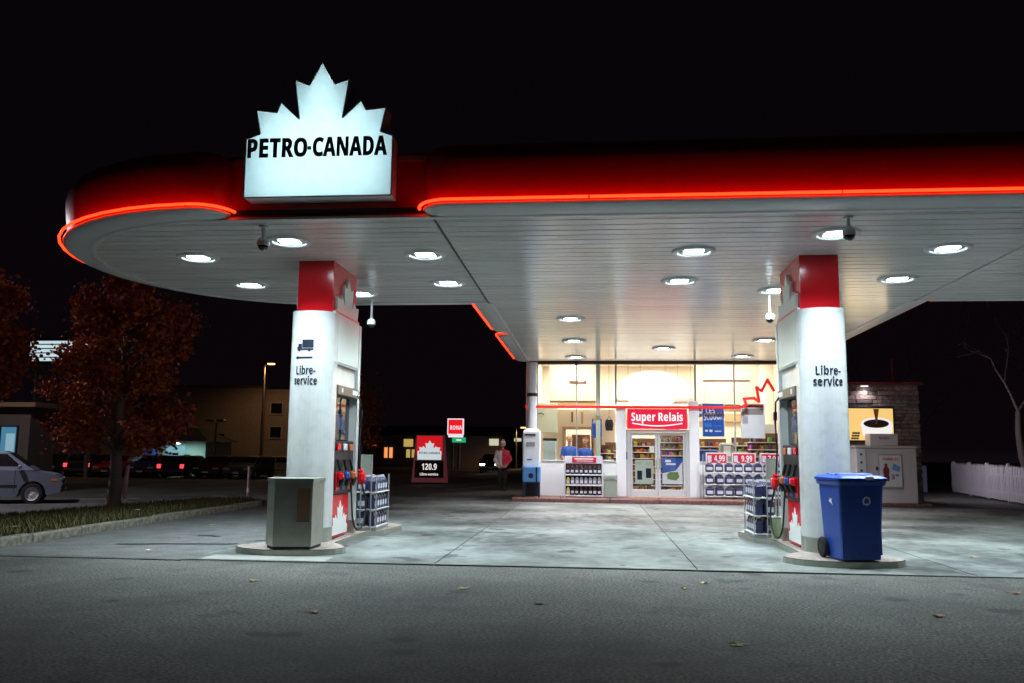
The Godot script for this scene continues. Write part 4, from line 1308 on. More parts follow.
func bend(tm: TextMesh, hw: float, reach: float, zc: float, xoff: float, y: float, sx: float) -> MB:
	# lay flat lettering on the curved column front
	var b := MB.new()
	var a := tm.get_mesh_arrays()
	var vv: PackedVector3Array = a[Mesh.ARRAY_VERTEX]
	var ix: PackedInt32Array = a[Mesh.ARRAY_INDEX]
	var f := func(p: Vector3) -> Vector3:
		var s: float = (p.x * sx + xoff) / hw
		return Vector3((hw + p.z + 0.004) * sin(s), p.y + y, zc + (reach + p.z + 0.004) * cos(s))
	for k in range(0, ix.size(), 3):
		b.tri(f.call(vv[ix[k]]), f.call(vv[ix[k + 2]]), f.call(vv[ix[k + 1]]))
	return b

func make_pump(at: Vector3, truck: bool) -> void:
	var t := thing("fuel_pump", "white pump tower with red top, lettered Libre-service, truck and arrow on its column" if truck else "white pump tower with red top, lettered Libre-service, standing behind the blue bin", "fuel pump", at, "pump towers")
	var hw := 0.32
	var fc := obj("front_column", MB.new().slab(half_column(0.47, 0.66, 0.23, hw), 0.2, 3.33), M.panel_white, t)
	obj("steel_base", MB.new().slab(half_column(0.468, 0.66, 0.235, hw + 0.005), 0.0, 0.2), M.steel, fc)
	var bp := half_column(0.47, 0.56, 0.3, hw)
	for k in bp.size(): bp[k].y = -0.2 - bp[k].y
	var bc := obj("rear_column", MB.new().slab(bp, 0.2, 3.33), M.panel_white, t)
	for k in bp.size(): bp[k] *= Vector2(1.015, 1.003)
	obj("steel_base", MB.new().slab(bp, 0.0, 0.2), M.steel, bc)
	obj("upper_panel", MB.new().rbox(Vector3(-0.27, 2.28, -0.668), Vector3(0.27, 3.328, 0.468), 0.004), M.panel_white, t)
	obj("core", MB.new().rbox(Vector3(-0.19, 0.0, -0.668), Vector3(0.19, 2.278, 0.468), 0.004), M.trim_grey, t)
	obj("red_head", MB.new().rbox(Vector3(-0.27, 3.332, -0.6), Vector3(0.27, 4.125, 0.66), 0.006), M.pump_red, t)
	# lettering bent round the column
	var dark: Material = M.ink
	for q in [["Libre-", 2.45, 0.3 if truck else 0.35], ["service", 2.3, 0.36 if truck else 0.42]]:
		var tm := lettering(q[0], 0.12, 0.004)
		var w := tm.get_aabb().size.x
		obj("lettering", bend(tm, hw, 0.23, 0.66, -0.03 if truck else 0.02, q[1], q[2] / w), dark, t)
	if truck:
		var ic := MB.new()
		var f := func(p: Vector2) -> Vector3:
			var s: float = (p.x - 0.06) / hw
			return Vector3((hw + 0.004) * sin(s), p.y, 0.66 + 0.234 * cos(s))
		for r in [[-0.03, 2.78, 0.14, 2.9], [-0.1, 2.77, -0.035, 2.84], [-0.12, 2.77, -0.1, 2.8], [-0.12, 2.745, 0.14, 2.77], [-0.12, 2.625, 0.13, 2.648]]:
			for k in 6:
				var x0 := lerpf(r[0], r[2], k / 6.0)
				var x1 := lerpf(r[0], r[2], (k + 1) / 6.0)
				ic.quad(f.call(Vector2(x0, r[1])), f.call(Vector2(x1, r[1])), f.call(Vector2(x1, r[3])), f.call(Vector2(x0, r[3])))
		ic.tri(f.call(Vector2(-0.15, 2.636)), f.call(Vector2(-0.09, 2.605)), f.call(Vector2(-0.09, 2.667)))
		for wx in [-0.08, 0.08]:
			for k in 8:
				var a0 := TAU * k / 8
				var a1 := TAU * (k + 1) / 8
				ic.tri(f.call(Vector2(wx, 2.745)), f.call(Vector2(wx, 2.745) + Vector2(cos(a0), sin(a0)) * 0.022), f.call(Vector2(wx, 2.745) + Vector2(cos(a1), sin(a1)) * 0.022))
		obj("truck_mark", ic, dark, t)
	for s in [1.0, -1.0]:
		# each flank: leaf board, header, screen, nozzles, leaf kick plate
		var turn := Transform3D(Basis(Vector3(0, 0, -s), Vector3(0, 1, 0), Vector3(s, 0, 0)), Vector3(s * 0.272, 0, 0))
		var lp := leaf_outline(-0.645, 0.645, 2.62, 3.36, 3.98)
		var lb := obj("leaf_board", MB.new().prism(lp, 0.045, turn), mat("board_white", lin(0.66, 0.7, 0.66), 0.16), t)
		obj("board_edge", MB.new().rbox(Vector3(s * 0.297 - 0.026, 2.575, -0.62), Vector3(s * 0.297 + 0.026, 2.615, 0.62), 0.006), M.trim_grey, lb)
		obj("red_line", MB.new().rbox(Vector3(s * 0.318 - 0.002, 3.345, -0.63), Vector3(s * 0.318 + 0.002, 3.375, 0.63), 0.001), mat("line_red", lin(0.7, 0.1, 0.12), 0.3), lb)
		var hd := obj("header", MB.new().rbox(Vector3(minf(s * 0.18, s * 0.345), 2.13, -0.66), Vector3(maxf(s * 0.18, s * 0.345), 2.277, 0.46), 0.01), M.header_brown, t)
		obj("number_plate", MB.new().box(Vector3(s * 0.347 - 0.002, 2.17, 0.22), Vector3(s * 0.347 + 0.002, 2.24, 0.3)).box(Vector3(s * 0.347 - 0.002, 2.17, -0.6), Vector3(s * 0.347 + 0.002, 2.24, -0.3)), M.cap_white, hd)
		obj("screen_panel", MB.new().rbox(Vector3(minf(s * 0.185, s * 0.225), 1.45, -0.56), Vector3(maxf(s * 0.185, s * 0.225), 2.12, 0.44), 0.01), M.dark_glass, t)
		var dp := obj("display", MB.new().rbox(Vector3(minf(s * 0.2, s * 0.235), 1.62, -0.3), Vector3(maxf(s * 0.2, s * 0.235), 1.86, 0.2), 0.01), mat("display_blue", lin(0.02, 0.05, 0.12), 0.1), t)
		obj("keypad", MB.new().rbox(Vector3(s * 0.232 - 0.008, 1.52, 0.25), Vector3(s * 0.232 + 0.008, 1.68, 0.38), 0.004), M.trim_grey, dp)
		obj("nozzle_panel", MB.new().rbox(Vector3(minf(s * 0.185, s * 0.31), 0.645, -0.58), Vector3(maxf(s * 0.185, s * 0.31), 1.445, 0.45), 0.012), M.black_plastic, t)
		var kp := obj("kick_plate", MB.new().rbox(Vector3(minf(s * 0.185, s * 0.29), 0.02, -0.44), Vector3(maxf(s * 0.185, s * 0.29), 0.64, 0.455), 0.006), M.pump_red, t)
		var kt := Transform3D(Basis(Vector3(0, 0, -s), Vector3(0, 1, 0), Vector3(s, 0, 0)), Vector3(s * 0.291, 0, 0))
		obj("leaf_mark", MB.new().prism(leaf_outline(-0.4, 0.4, 0.05, 0.17, 0.55), 0.004, kt), M.letter_white, kp)
		# three nozzles in their boots, of different grades
		var cols := [M.pump_red, mat("boot_blue", lin(0.02, 0.07, 0.3), 0.3), mat("boot_orange", lin(0.5, 0.12, 0.03), 0.3)]
		for k in 3:
			var z := 0.28 - 0.33 * k
			var x: float = s * 0.325
			obj("grade_button", MB.new().rbox(Vector3(x - 0.014, 1.3, z - 0.09), Vector3(x + 0.014, 1.4, z + 0.09), 0.008), M.label_white if k == 1 else cols[k], t)
			var nz := obj("nozzle", MB.new().tube([Vector3(s * 0.36, 0.98, z - 0.02), Vector3(s * 0.375, 0.86, z - 0.06), Vector3(s * 0.36, 0.76, z - 0.02)], [0.035, 0.045, 0.03], 8).tube([Vector3(s * 0.36, 1.0, z), Vector3(s * 0.335, 1.16, z + 0.05)], 0.022, 6), M.black_plastic, t)
			obj("nozzle_cover", MB.new().rbox(Vector3(s * 0.365 - 0.045, 0.86, z - 0.09), Vector3(s * 0.365 + 0.045, 0.98, z + 0.05), 0.03), cols[k], nz)
			obj("nozzle_decal", MB.new().rbox(Vector3(s * 0.318 - 0.008, 0.7, z - 0.07), Vector3(s * 0.318 + 0.008, 0.98, z + 0.09), 0.004), cols[(k + 0) % 3], t)
		# one nozzle hung over the rear edge, with its long hose
		var big := obj("hanging_nozzle", MB.new().tube([Vector3(s * 0.4, 1.0, -0.68), Vector3(s * 0.42, 0.88, -0.76), Vector3(s * 0.41, 0.76, -0.74)], [0.04, 0.055, 0.035], 8), M.pump_red, t)
		obj("nozzle_cover", MB.new().rbox(Vector3(s * 0.41 - 0.055, 0.8, -0.84), Vector3(s * 0.41 + 0.055, 0.96, -0.64), 0.035), M.pump_red, big)
		obj("hose", MB.new().tube([Vector3(s * 0.34, 2.18, -0.58), Vector3(s * 0.39, 2.1, -0.6), Vector3(s * 0.4, 1.75, -0.62), Vector3(s * 0.38, 1.35, -0.65), Vector3(s * 0.4, 1.0, -0.68)], 0.014, 6), M.rubber, t)
		obj("hose_weight", MB.new().tube([Vector3(s * 0.4, 1.95, -0.61), Vector3(s * 0.4, 1.82, -0.615)], 0.03, 8), M.black_plastic, t)
		var hp := []
		var key := [Vector3(s * 0.41, 0.78, -0.76), Vector3(s * 0.46, 0.45, -0.86), Vector3(s * 0.46, 0.14, -0.74), Vector3(s * 0.42, 0.06, -0.55), Vector3(s * 0.38, 0.22, -0.42), Vector3(s * 0.35, 0.6, -0.4), Vector3(s * 0.33, 0.8, -0.4)]
		for k in key.size() - 1:
			for q in 5:
				hp.append(key[k].cubic_interpolate(key[k + 1], key[maxi(k - 1, 0)], key[mini(k + 2, key.size() - 1)], q / 5.0))
		hp.append(key[-1])
		obj("hose", MB.new().tube(hp, 0.014, 6), M.rubber, t)

# ------------------------------------------------------------------ things on the forecourt
func jug_proto(called: String, label: String, group: String, body: Material) -> Node3D:
	var t := thing(called, label, "jug", Vector3.ZERO, group)
	obj("body", MB.new().rbox(Vector3(-0.075, 0, -0.06), Vector3(0.075, 0.19, 0.06), 0.018).loft([[Vector3(-0.06, 0.19, 0.048), Vector3(0.06, 0.19, 0.048), Vector3(0.06, 0.19, -0.048), Vector3(-0.06, 0.19, -0.048)], [Vector3(-0.025, 0.235, 0.025), Vector3(0.025, 0.235, 0.025), Vector3(0.025, 0.235, -0.025), Vector3(-0.025, 0.235, -0.025)]]), body, t)
	obj("cap", MB.new().lathe([Vector2(0.024, 0.235), Vector2(0.024, 0.262), Vector2(0.0, 0.264)], 8), M.cap_white, t)
	obj("label", MB.new().box(Vector3(-0.055, 0.05, 0.0595), Vector3(0.055, 0.13, 0.0625)), M.label_white, t)
	return t

func make_forecourt_things() -> void:
	# steel cabinet on the island
	var c := thing("steel_cabinet", "grey angular steel cabinet with a dark side opening on the pump island", "cabinet", Vector3(-4.05, 0.09, -11.42))
	var pl := L2([-0.35, 0.06, -0.14, 0.36, 0.35, 0.28, 0.35, -0.22, -0.35, -0.28])
	var pin := Geometry2D.offset_polygon(pl, 0.012)[0]
	obj("plinth", MB.new().slab(Geometry2D.offset_polygon(pl, -0.02)[0], 0.0, 0.04), M.dark, c)
	obj("body", MB.new().slab(pl, 0.04, 0.88), M.steel, c)
	obj("top", MB.new().slab(pin, 0.882, 0.925), M.steel, c)
	var d := Vector2(0.49, -0.08).normalized()
	var face := Transform3D(Basis(Vector3(d.x, 0, d.y), Vector3(0, 1, 0), Vector3(-d.y, 0, d.x)), Vector3(-0.14, 0, 0.36))
	obj("opening", MB.new().prism(L2([0.3, 0.36, 0.47, 0.36, 0.47, 0.8, 0.3, 0.8]), 0.004, face), M.brown, c)
	var fr := MB.new()
	for q in [[0.285, 0.345, 0.3, 0.815], [0.47, 0.345, 0.485, 0.815], [0.301, 0.8, 0.469, 0.815], [0.301, 0.345, 0.469, 0.36]]:
		fr.prism(L2([q[0], q[1], q[2], q[1], q[2], q[3], q[0], q[3]]), 0.014, face)
	obj("opening_frame", fr, M.steel, c)
	# blue wheeled bin
	var b := thing("wheeled_bin", "tall blue wheeled recycling bin with hinged lid on the pump island", "bin", Vector3(3.27, 0.09, -11.36))
	b.rotation.y = 0.16
	b.scale = Vector3(0.93, 1.0, 0.93)
	var ring := func(y: float, hx: float, z0: float, z1: float) -> Array:
		var r := 0.05
		var o := []
		for q in [[hx, z0, 0], [hx, z1, 1], [-hx, z1, 2], [-hx, z0, 3]]:
			var sx: float = signf(q[0])
			var sz: float = signf(q[1] - (z0 + z1) / 2)
			var cx: float = q[0] - sx * r
			var cz: float = q[1] - sz * r
			var a0 := [-90.0, 0.0, 90.0, 180.0][q[2]] as float
			for k in 4:
				var a := deg_to_rad(a0 + 30.0 * k)
				o.append(Vector3(cx + r * cos(a), y, cz + r * sin(a)))
		o.reverse()
		return o
	obj("body", MB.new().loft([ring.call(0.02, 0.268, -0.28, 0.29), ring.call(0.3, 0.28, -0.295, 0.305), ring.call(0.82, 0.302, -0.33, 0.345), ring.call(0.96, 0.305, -0.34, 0.36)]), M.bin_blue, b)
	obj("rim", MB.new().loft([ring.call(0.93, 0.325, -0.36, 0.385), ring.call(0.975, 0.335, -0.37, 0.4), ring.call(0.985, 0.335, -0.37, 0.4)]), M.bin_blue, b)
	var ld := obj("lid", MB.new().loft([ring.call(0.99, 0.345, -0.4, 0.42), ring.call(1.02, 0.345, -0.4, 0.42), ring.call(1.05, 0.3, -0.35, 0.36), ring.call(1.06, 0.22, -0.25, 0.26)]), M.bin_blue, b)
	for z in [-0.12, 0.0, 0.12]:
		obj("lid_rib", MB.new().rbox(Vector3(-0.26, 1.045, z - 0.03), Vector3(0.26, 1.075, z + 0.03), 0.012), M.bin_blue, ld)
	obj("sticker", MB.new().box(Vector3(0.02, 1.0, 0.4), Vector3(0.13, 1.04, 0.43)), M.cap_white, ld)
	for q in [[-0.26, 0.0], [0.0, 0.0], [0.26, 0.0]]:
		obj("body_rib", MB.new().rbox(Vector3(q[0] - 0.012, 0.08, 0.27), Vector3(q[0] + 0.012, 0.5, 0.3), 0.006), M.bin_blue, b)
	obj("handle", MB.new().tube([Vector3(-0.24, 1.0, -0.4), Vector3(-0.24, 1.0, -0.46), Vector3(0.24, 1.0, -0.46), Vector3(0.24, 1.0, -0.4)], 0.016, 6), M.bin_blue, b)
	obj("axle", MB.new().tube([Vector3(-0.3, 0.13, -0.22), Vector3(0.3, 0.13, -0.22)], 0.014, 6), M.dark, b)
	for s in [-1.0, 1.0]:
		var w := obj("wheel", MB.new().lathe([Vector2(0.05, -0.03), Vector2(0.115, -0.03), Vector2(0.13, -0.015), Vector2(0.13, 0.015), Vector2(0.115, 0.03), Vector2(0.05, 0.03)], 18, Transform3D(Basis(Vector3(0, 0, 1), PI / 2), Vector3(s * 0.315, 0.13, -0.22))), M.rubber, b)
		obj("hub", MB.new().lathe([Vector2(0.0, -0.033), Vector2(0.05, -0.033), Vector2(0.05, 0.033), Vector2(0.0, 0.033)], 12, Transform3D(Basis(Vector3(0, 0, 1), PI / 2), Vector3(s * 0.315, 0.13, -0.22))), M.dark, w)
	# three chasing arrows
	var rc := MB.new()
	var fo := Transform3D(Basis(Vector3(1, 0, 0), Vector3(0, 1, 0.1).normalized(), Vector3(0, -0.1, 1).normalized()), Vector3(0.06, 0.74, 0.339))
	for k in 3:
		var tt := fo * Transform3D(Basis(Vector3(0, 0, 1), TAU * k / 3.0))
		rc.prism(L2([-0.045, 0.028, -0.02, 0.055, 0.02, 0.055, 0.032, 0.04, 0.046, 0.048, 0.04, 0.012, 0.01, 0.026, 0.021, 0.032, 0.014, 0.038, -0.012, 0.038, -0.03, 0.016]), 0.004, tt)
	obj("recycle_mark", rc, M.label_white, b)
	obj("side_mark", MB.new().prism(L2([-0.06, 0, -0.02, 0.05, 0.0, 0.02, 0.05, 0.05, 0.02, 0.0, 0.05, -0.04, 0.0, -0.02]), 0.004, Transform3D(Basis(Vector3(0, 0, 1), Vector3(0, 1, 0), Vector3(-1, 0, 0)), Vector3(-0.297, 0.72, 0.05))), M.cap_white, b)
	# washer fluid stands behind each pump
	for q in [[-3.72, "by the pump with the truck mark", 1.0], [2.7, "by the pump behind the blue bin", -1.0]]:
		var x: float = q[0]
		var rk := thing("fluid_rack", "wire rack with a price board for washer fluid " + q[1], "rack", Vector3(x, 0.09, -14.35), "washer fluid racks")
		for zz in [-0.42, 0.42]:
			for xx in [-0.17, 0.17]:
				obj("upright", MB.new().tube([Vector3(xx, 0, zz), Vector3(xx, 0.9, zz)], 0.012, 5), M.wire_grey, rk)
		for k in 3:
			obj("shelf", MB.new().rbox(Vector3(-0.19, 0.05 + 0.28 * k, -0.44), Vector3(0.19, 0.065 + 0.28 * k, 0.44), 0.004), M.cap_white, rk)
		obj("base", MB.new().rbox(Vector3(-0.18, 0.0, -0.43), Vector3(0.18, 0.045, 0.43), 0.006), M.trim_grey, rk)
		obj("price_board", MB.new().rbox(Vector3(-0.02 - 0.06 * q[2], 0.92, 0.43), Vector3(0.14 - 0.06 * q[2], 1.22, 0.45), 0.006), M.grey_green, rk)
		var bf := MB.new()
		for e in [[-0.02, 0.905, 0.14, 0.92], [-0.02, 1.22, 0.14, 1.235]]:
			bf.box(Vector3(e[0] - 0.06 * q[2], e[1], 0.425), Vector3(e[2] - 0.06 * q[2], e[3], 0.456))
		for e in [-0.035 - 0.06 * q[2], 0.14 - 0.06 * q[2]]:
			bf.box(Vector3(e, 0.0, 0.425), Vector3(e + 0.015, 1.232, 0.457))
		obj("board_frame", bf, M.wire_grey, rk)
		var pj := jug_proto("washer_jug", "dark washer fluid jug on the wire rack " + q[1], "jugs on the pump racks", M.jug_dark)
		pj.position = Vector3(x, -10, 0)
		var first := true
		for k in 3:
			for zz in 5:
				for xx in 2:
					var p := Vector3(x - 0.085 + 0.17 * xx, 0.155 + 0.28 * k, -14.35 - 0.34 + 0.17 * zz)
					if first: pj.position = p
					var o: Node3D = pj if first else copy(pj, "washer_jug", p)
					o.rotation.y = (PI / 2 if xx == 1 and q[2] > 0 else (-PI / 2 if q[2] < 0 and xx == 0 else 0.0))
					first = false
	# squeegee tub by the second pump
	var tb := thing("squeegee_tub", "pale green squeegee tub beside the pump behind the blue bin", "tub", Vector3(2.86, 0.09, -13.88))
	tb.scale = Vector3.ONE * 0.75
	obj("tub", MB.new().loft([[Vector3(-0.09, 0, 0.09), Vector3(0.09, 0, 0.09), Vector3(0.09, 0, -0.09), Vector3(-0.09, 0, -0.09)], [Vector3(-0.12, 0.42, 0.11), Vector3(0.12, 0.42, 0.11), Vector3(0.12, 0.42, -0.11), Vector3(-0.12, 0.42, -0.11)]]), mat("tub_green", lin(0.35, 0.42, 0.25), 0.4), tb)
	obj("stick", MB.new().tube([Vector3(0.02, 0.3, 0), Vector3(0.05, 0.8, -0.03)], 0.012, 5), M.dark, tb)
	obj("lip", MB.new().rbox(Vector3(-0.13, 0.42, -0.12), Vector3(0.13, 0.45, 0.12), 0.008), mat("tub_green", Color.WHITE), tb)

# ------------------------------------------------------------------ along the shop front
func make_store_front_things() -> void:
	# white dispenser with a blue crate on a stand at the corner
	var v := thing("water_dispenser", "white upright dispenser cabinet at the shop corner", "cabinet", Vector3(-1.74, 0.13, -24.55))
	obj("body", MB.new().rbox(Vector3(-0.25, 0.55, -0.25), Vector3(0.25, 1.85, 0.2), 0.03), M.white_paint, v)
	obj("cap", MB.new().loft([[Vector3(-0.23, 1.85, 0.18), Vector3(0.23, 1.85, 0.18), Vector3(0.23, 1.85, -0.23), Vector3(-0.23, 1.85, -0.23)], [Vector3(-0.16, 1.93, 0.12), Vector3(0.16, 1.93, 0.12), Vector3(0.16, 1.93, -0.18), Vector3(-0.16, 1.93, -0.18)]]), M.white_paint, v)
	obj("slot", MB.new().rbox(Vector3(-0.19, 1.72, 0.2), Vector3(0.12, 1.77, 0.212), 0.004), M.ink, v)
	obj("badge", MB.new().rbox(Vector3(-0.15, 1.42, 0.2), Vector3(0.1, 1.54, 0.208), 0.003), M.trim_grey, v)
	obj("badge", MB.new().rbox(Vector3(-0.12, 1.03, 0.2), Vector3(0.02, 1.06, 0.208), 0.003), M.dark, v)
	obj("foot", MB.new().rbox(Vector3(-0.23, 0.0, -0.24), Vector3(0.23, 0.55, -0.12), 0.01), M.dark, v)
	var cr := thing("blue_crate", "blue bottle crate on a dark stand before the white dispenser", "crate", Vector3(-1.72, 0.13, -24.12))
	obj("box", MB.new().rbox(Vector3(-0.24, 0.42, -0.17), Vector3(0.26, 0.86, 0.17), 0.03), mat("crate_blue", lin(0.1, 0.28, 0.6), 0.4), cr)
	obj("mark", MB.new().lathe([Vector2(0.0, 0.172), Vector2(0.075, 0.172)], 16, Transform3D(Basis(Vector3(1, 0, 0), PI / 2), Vector3(0.0, 0.6, 0.002))), M.ink, cr)
	var lg := MB.new()
	for q in [[-0.2, 0.15], [0.22, 0.15], [-0.2, -0.15], [0.22, -0.15]]:
		obj("leg", MB.new().box(Vector3(q[0] - 0.02, 0, q[1] - 0.02), Vector3(q[0] + 0.02, 0.42, q[1] + 0.02)), M.ink, cr)
	obj("strut", MB.new().box(Vector3(0.14, 0.4, 0.172), Vector3(0.18, 0.84, 0.2)), M.ink, cr)
	# oil rack
	var ok := thing("oil_rack", "three shelf rack of motor oil with a red header before the window", "rack", Vector3(-0.26, 0.13, -24.62))
	ok.scale.y = 0.86
	obj("back", MB.new().box(Vector3(-0.52, 0, -0.22), Vector3(0.52, 1.1, -0.19)), M.dark, ok)
	for s in [-0.545, 0.515]:
		obj("side", MB.new().rbox(Vector3(s, 0, -0.22), Vector3(s + 0.03, 1.1, 0.2), 0.005), M.aluminium, ok)
	for k in 3:
		obj("shelf", MB.new().rbox(Vector3(-0.513, 0.03 + 0.34 * k, -0.19), Vector3(0.513, 0.07 + 0.34 * k, 0.19), 0.004), M.aluminium, ok)
	var hd := obj("header", MB.new().rbox(Vector3(-0.54, 1.1, -0.1), Vector3(0.54, 1.34, -0.06), 0.005), M.label_white, ok)
	obj("header_sheet", MB.new().box(Vector3(-0.33, 1.13, -0.06), Vector3(0.36, 1.31, -0.054)), M.sign_red, hd)
	obj("header_print", MB.new().box(Vector3(-0.26, 1.23, -0.054), Vector3(0.28, 1.27, -0.05)).box(Vector3(-0.2, 1.17, -0.054), Vector3(0.26, 1.19, -0.05)), M.letter_white, hd)
	var oils := []
	for q in [["oil_black", "black motor oil bottle with a red and white label on the rack"], ["oil_yellow", "yellow motor oil bottle on the rack"], ["oil_grey", "grey motor oil bottle on the rack"]]:
		var t := thing("oil_bottle", q[1], "bottle", Vector3(0, -10, 0), "oil bottles on the rack")
		obj("body", MB.new().rbox(Vector3(-0.05, 0, -0.035), Vector3(0.05, 0.17, 0.035), 0.014).loft([[Vector3(-0.04, 0.17, 0.028), Vector3(0.04, 0.17, 0.028), Vector3(0.04, 0.17, -0.028), Vector3(-0.04, 0.17, -0.028)], [Vector3(-0.018, 0.215, 0.016), Vector3(0.018, 0.215, 0.016), Vector3(0.018, 0.215, -0.016), Vector3(-0.018, 0.215, -0.016)]]), M[q[0]], t)
		obj("cap", MB.new().lathe([Vector2(0.018, 0.215), Vector2(0.018, 0.24), Vector2(0, 0.242)], 8), M.pump_red if q[0] == "oil_black" else M.dark, t)
		obj("label", MB.new().box(Vector3(-0.04, 0.05, 0.0345), Vector3(0.04, 0.12, 0.037)), M.label_white, t)
		oils.append([t, true])
	for k in 3:
		for j in 8:
			var kind := 0
			if k < 2 and j < 1: kind = 1
			elif k == 1: kind = 2
			var p := Vector3(-0.26 - 0.44 + 0.126 * j, 0.13 + 0.061 + 0.2924 * k, -24.62 + 0.12 + rng.randf_range(-0.02, 0.02))
			if oils[kind][1]:
				oils[kind][0].position = p
				oils[kind][1] = false
			else:
				copy(oils[kind][0], "oil_bottle", p).rotation.y = rng.randf_range(-0.3, 0.3)
	# grey-green waste bin
	var wb := thing("waste_bin", "grey green square waste bin beside the oil rack", "bin", Vector3(0.5, 0.13, -24.62))
	obj("body", MB.new().rbox(Vector3(-0.19, 0.0, -0.19), Vector3(0.19, 0.5, 0.19), 0.02), M.grey_green, wb)
	obj("hood", MB.new().loft([[Vector3(-0.2, 0.505, 0.2), Vector3(0.2, 0.505, 0.2), Vector3(0.2, 0.505, -0.2), Vector3(-0.2, 0.505, -0.2)], [Vector3(-0.19, 0.62, 0.19), Vector3(0.19, 0.62, 0.19), Vector3(0.19, 0.68, -0.19), Vector3(-0.19, 0.68, -0.19)]]), M.grey_green, wb)
	obj("flap", MB.new().rbox(Vector3(-0.12, 0.53, 0.196), Vector3(0.12, 0.6, 0.206), 0.003), M.trim_grey, wb)
	# washer fluid display
	var fr := thing("fluid_display", "long wire display of washer fluid under red price cards by the window", "display", Vector3(4.0, 0.13, -24.75))
	for k in 3:
		obj("tray", MB.new().rbox(Vector3(-0.85, 0.06 + 0.33 * k, -0.2), Vector3(1.5, 0.085 + 0.33 * k, 0.16), 0.004), M.cap_white, fr)
	for xx in [-0.86, -0.02, 0.72, 1.5]:
		obj("upright", MB.new().box(Vector3(xx - 0.012, 0, -0.22), Vector3(xx + 0.012, 1.25, -0.2)), M.wire_grey, fr)
	var dj := jug_proto("washer_jug", "dark washer fluid jug on the window display", "jugs on the window display", M.jug_dark)
	var bj := jug_proto("washer_jug", "light blue washer fluid jug on the lowest tray of the window display", "light blue jugs on the window display", M.jug_blue)
	dj.position.y = -10
	dj.scale = Vector3(1.5, 1.12, 1.3)
	bj.scale = Vector3(1.5, 1.12, 1.3)
	bj.position.y = -10
	var fd := true
	var fb := true
	for k in 3:
		for j in 8:
			var p := Vector3(3.28 + 0.268 * j, 0.13 + 0.086 + 0.33 * k, -24.68 + rng.randf_range(-0.015, 0.015))
			if k == 0 and j >= 4 and j <= 6:
				if fb: bj.position = p
				else: copy(bj, "washer_jug", p)
				fb = false
			else:
				if fd: dj.position = p
				else: copy(dj, "washer_jug", p).rotation.y = rng.randf_range(-0.22, 0.22)
				fd = false
	for q in [[3.52, "4.99", 0.55], [4.28, "9.99", 0.6], [5.02, "7.99", 0.5]]:
		var pc := thing("price_card", ["red price card reading 4.99 above the washer fluid beside the door post", "red price card reading 9.99 above the light blue jugs", "red price card reading 7.99 above the washer fluid behind the pump"][[3.52, 4.28, 5.02].find(q[0])], "price card", Vector3(q[0], 1.1, -24.9))
		obj("card", MB.new().rbox(Vector3(-q[2] / 2 - 0.03, -0.02, -0.01), Vector3(q[2] / 2 + 0.03, 0.32, 0.0), 0.003), M.cap_white, pc)
		obj("sheet", MB.new().box(Vector3(-q[2] / 2, 0.03, 0.0), Vector3(q[2] / 2, 0.29, 0.004)), M.sign_red, pc)
		write(q[1], 0.17, M.letter_white, pc, Vector3(0.08, 0.155, 0.006), 0.3)
		obj("print_block", MB.new().box(Vector3(-q[2] / 2 + 0.02, 0.06, 0.004), Vector3(-q[2] / 2 + 0.13, 0.24, 0.006)), M.label_white, pc)

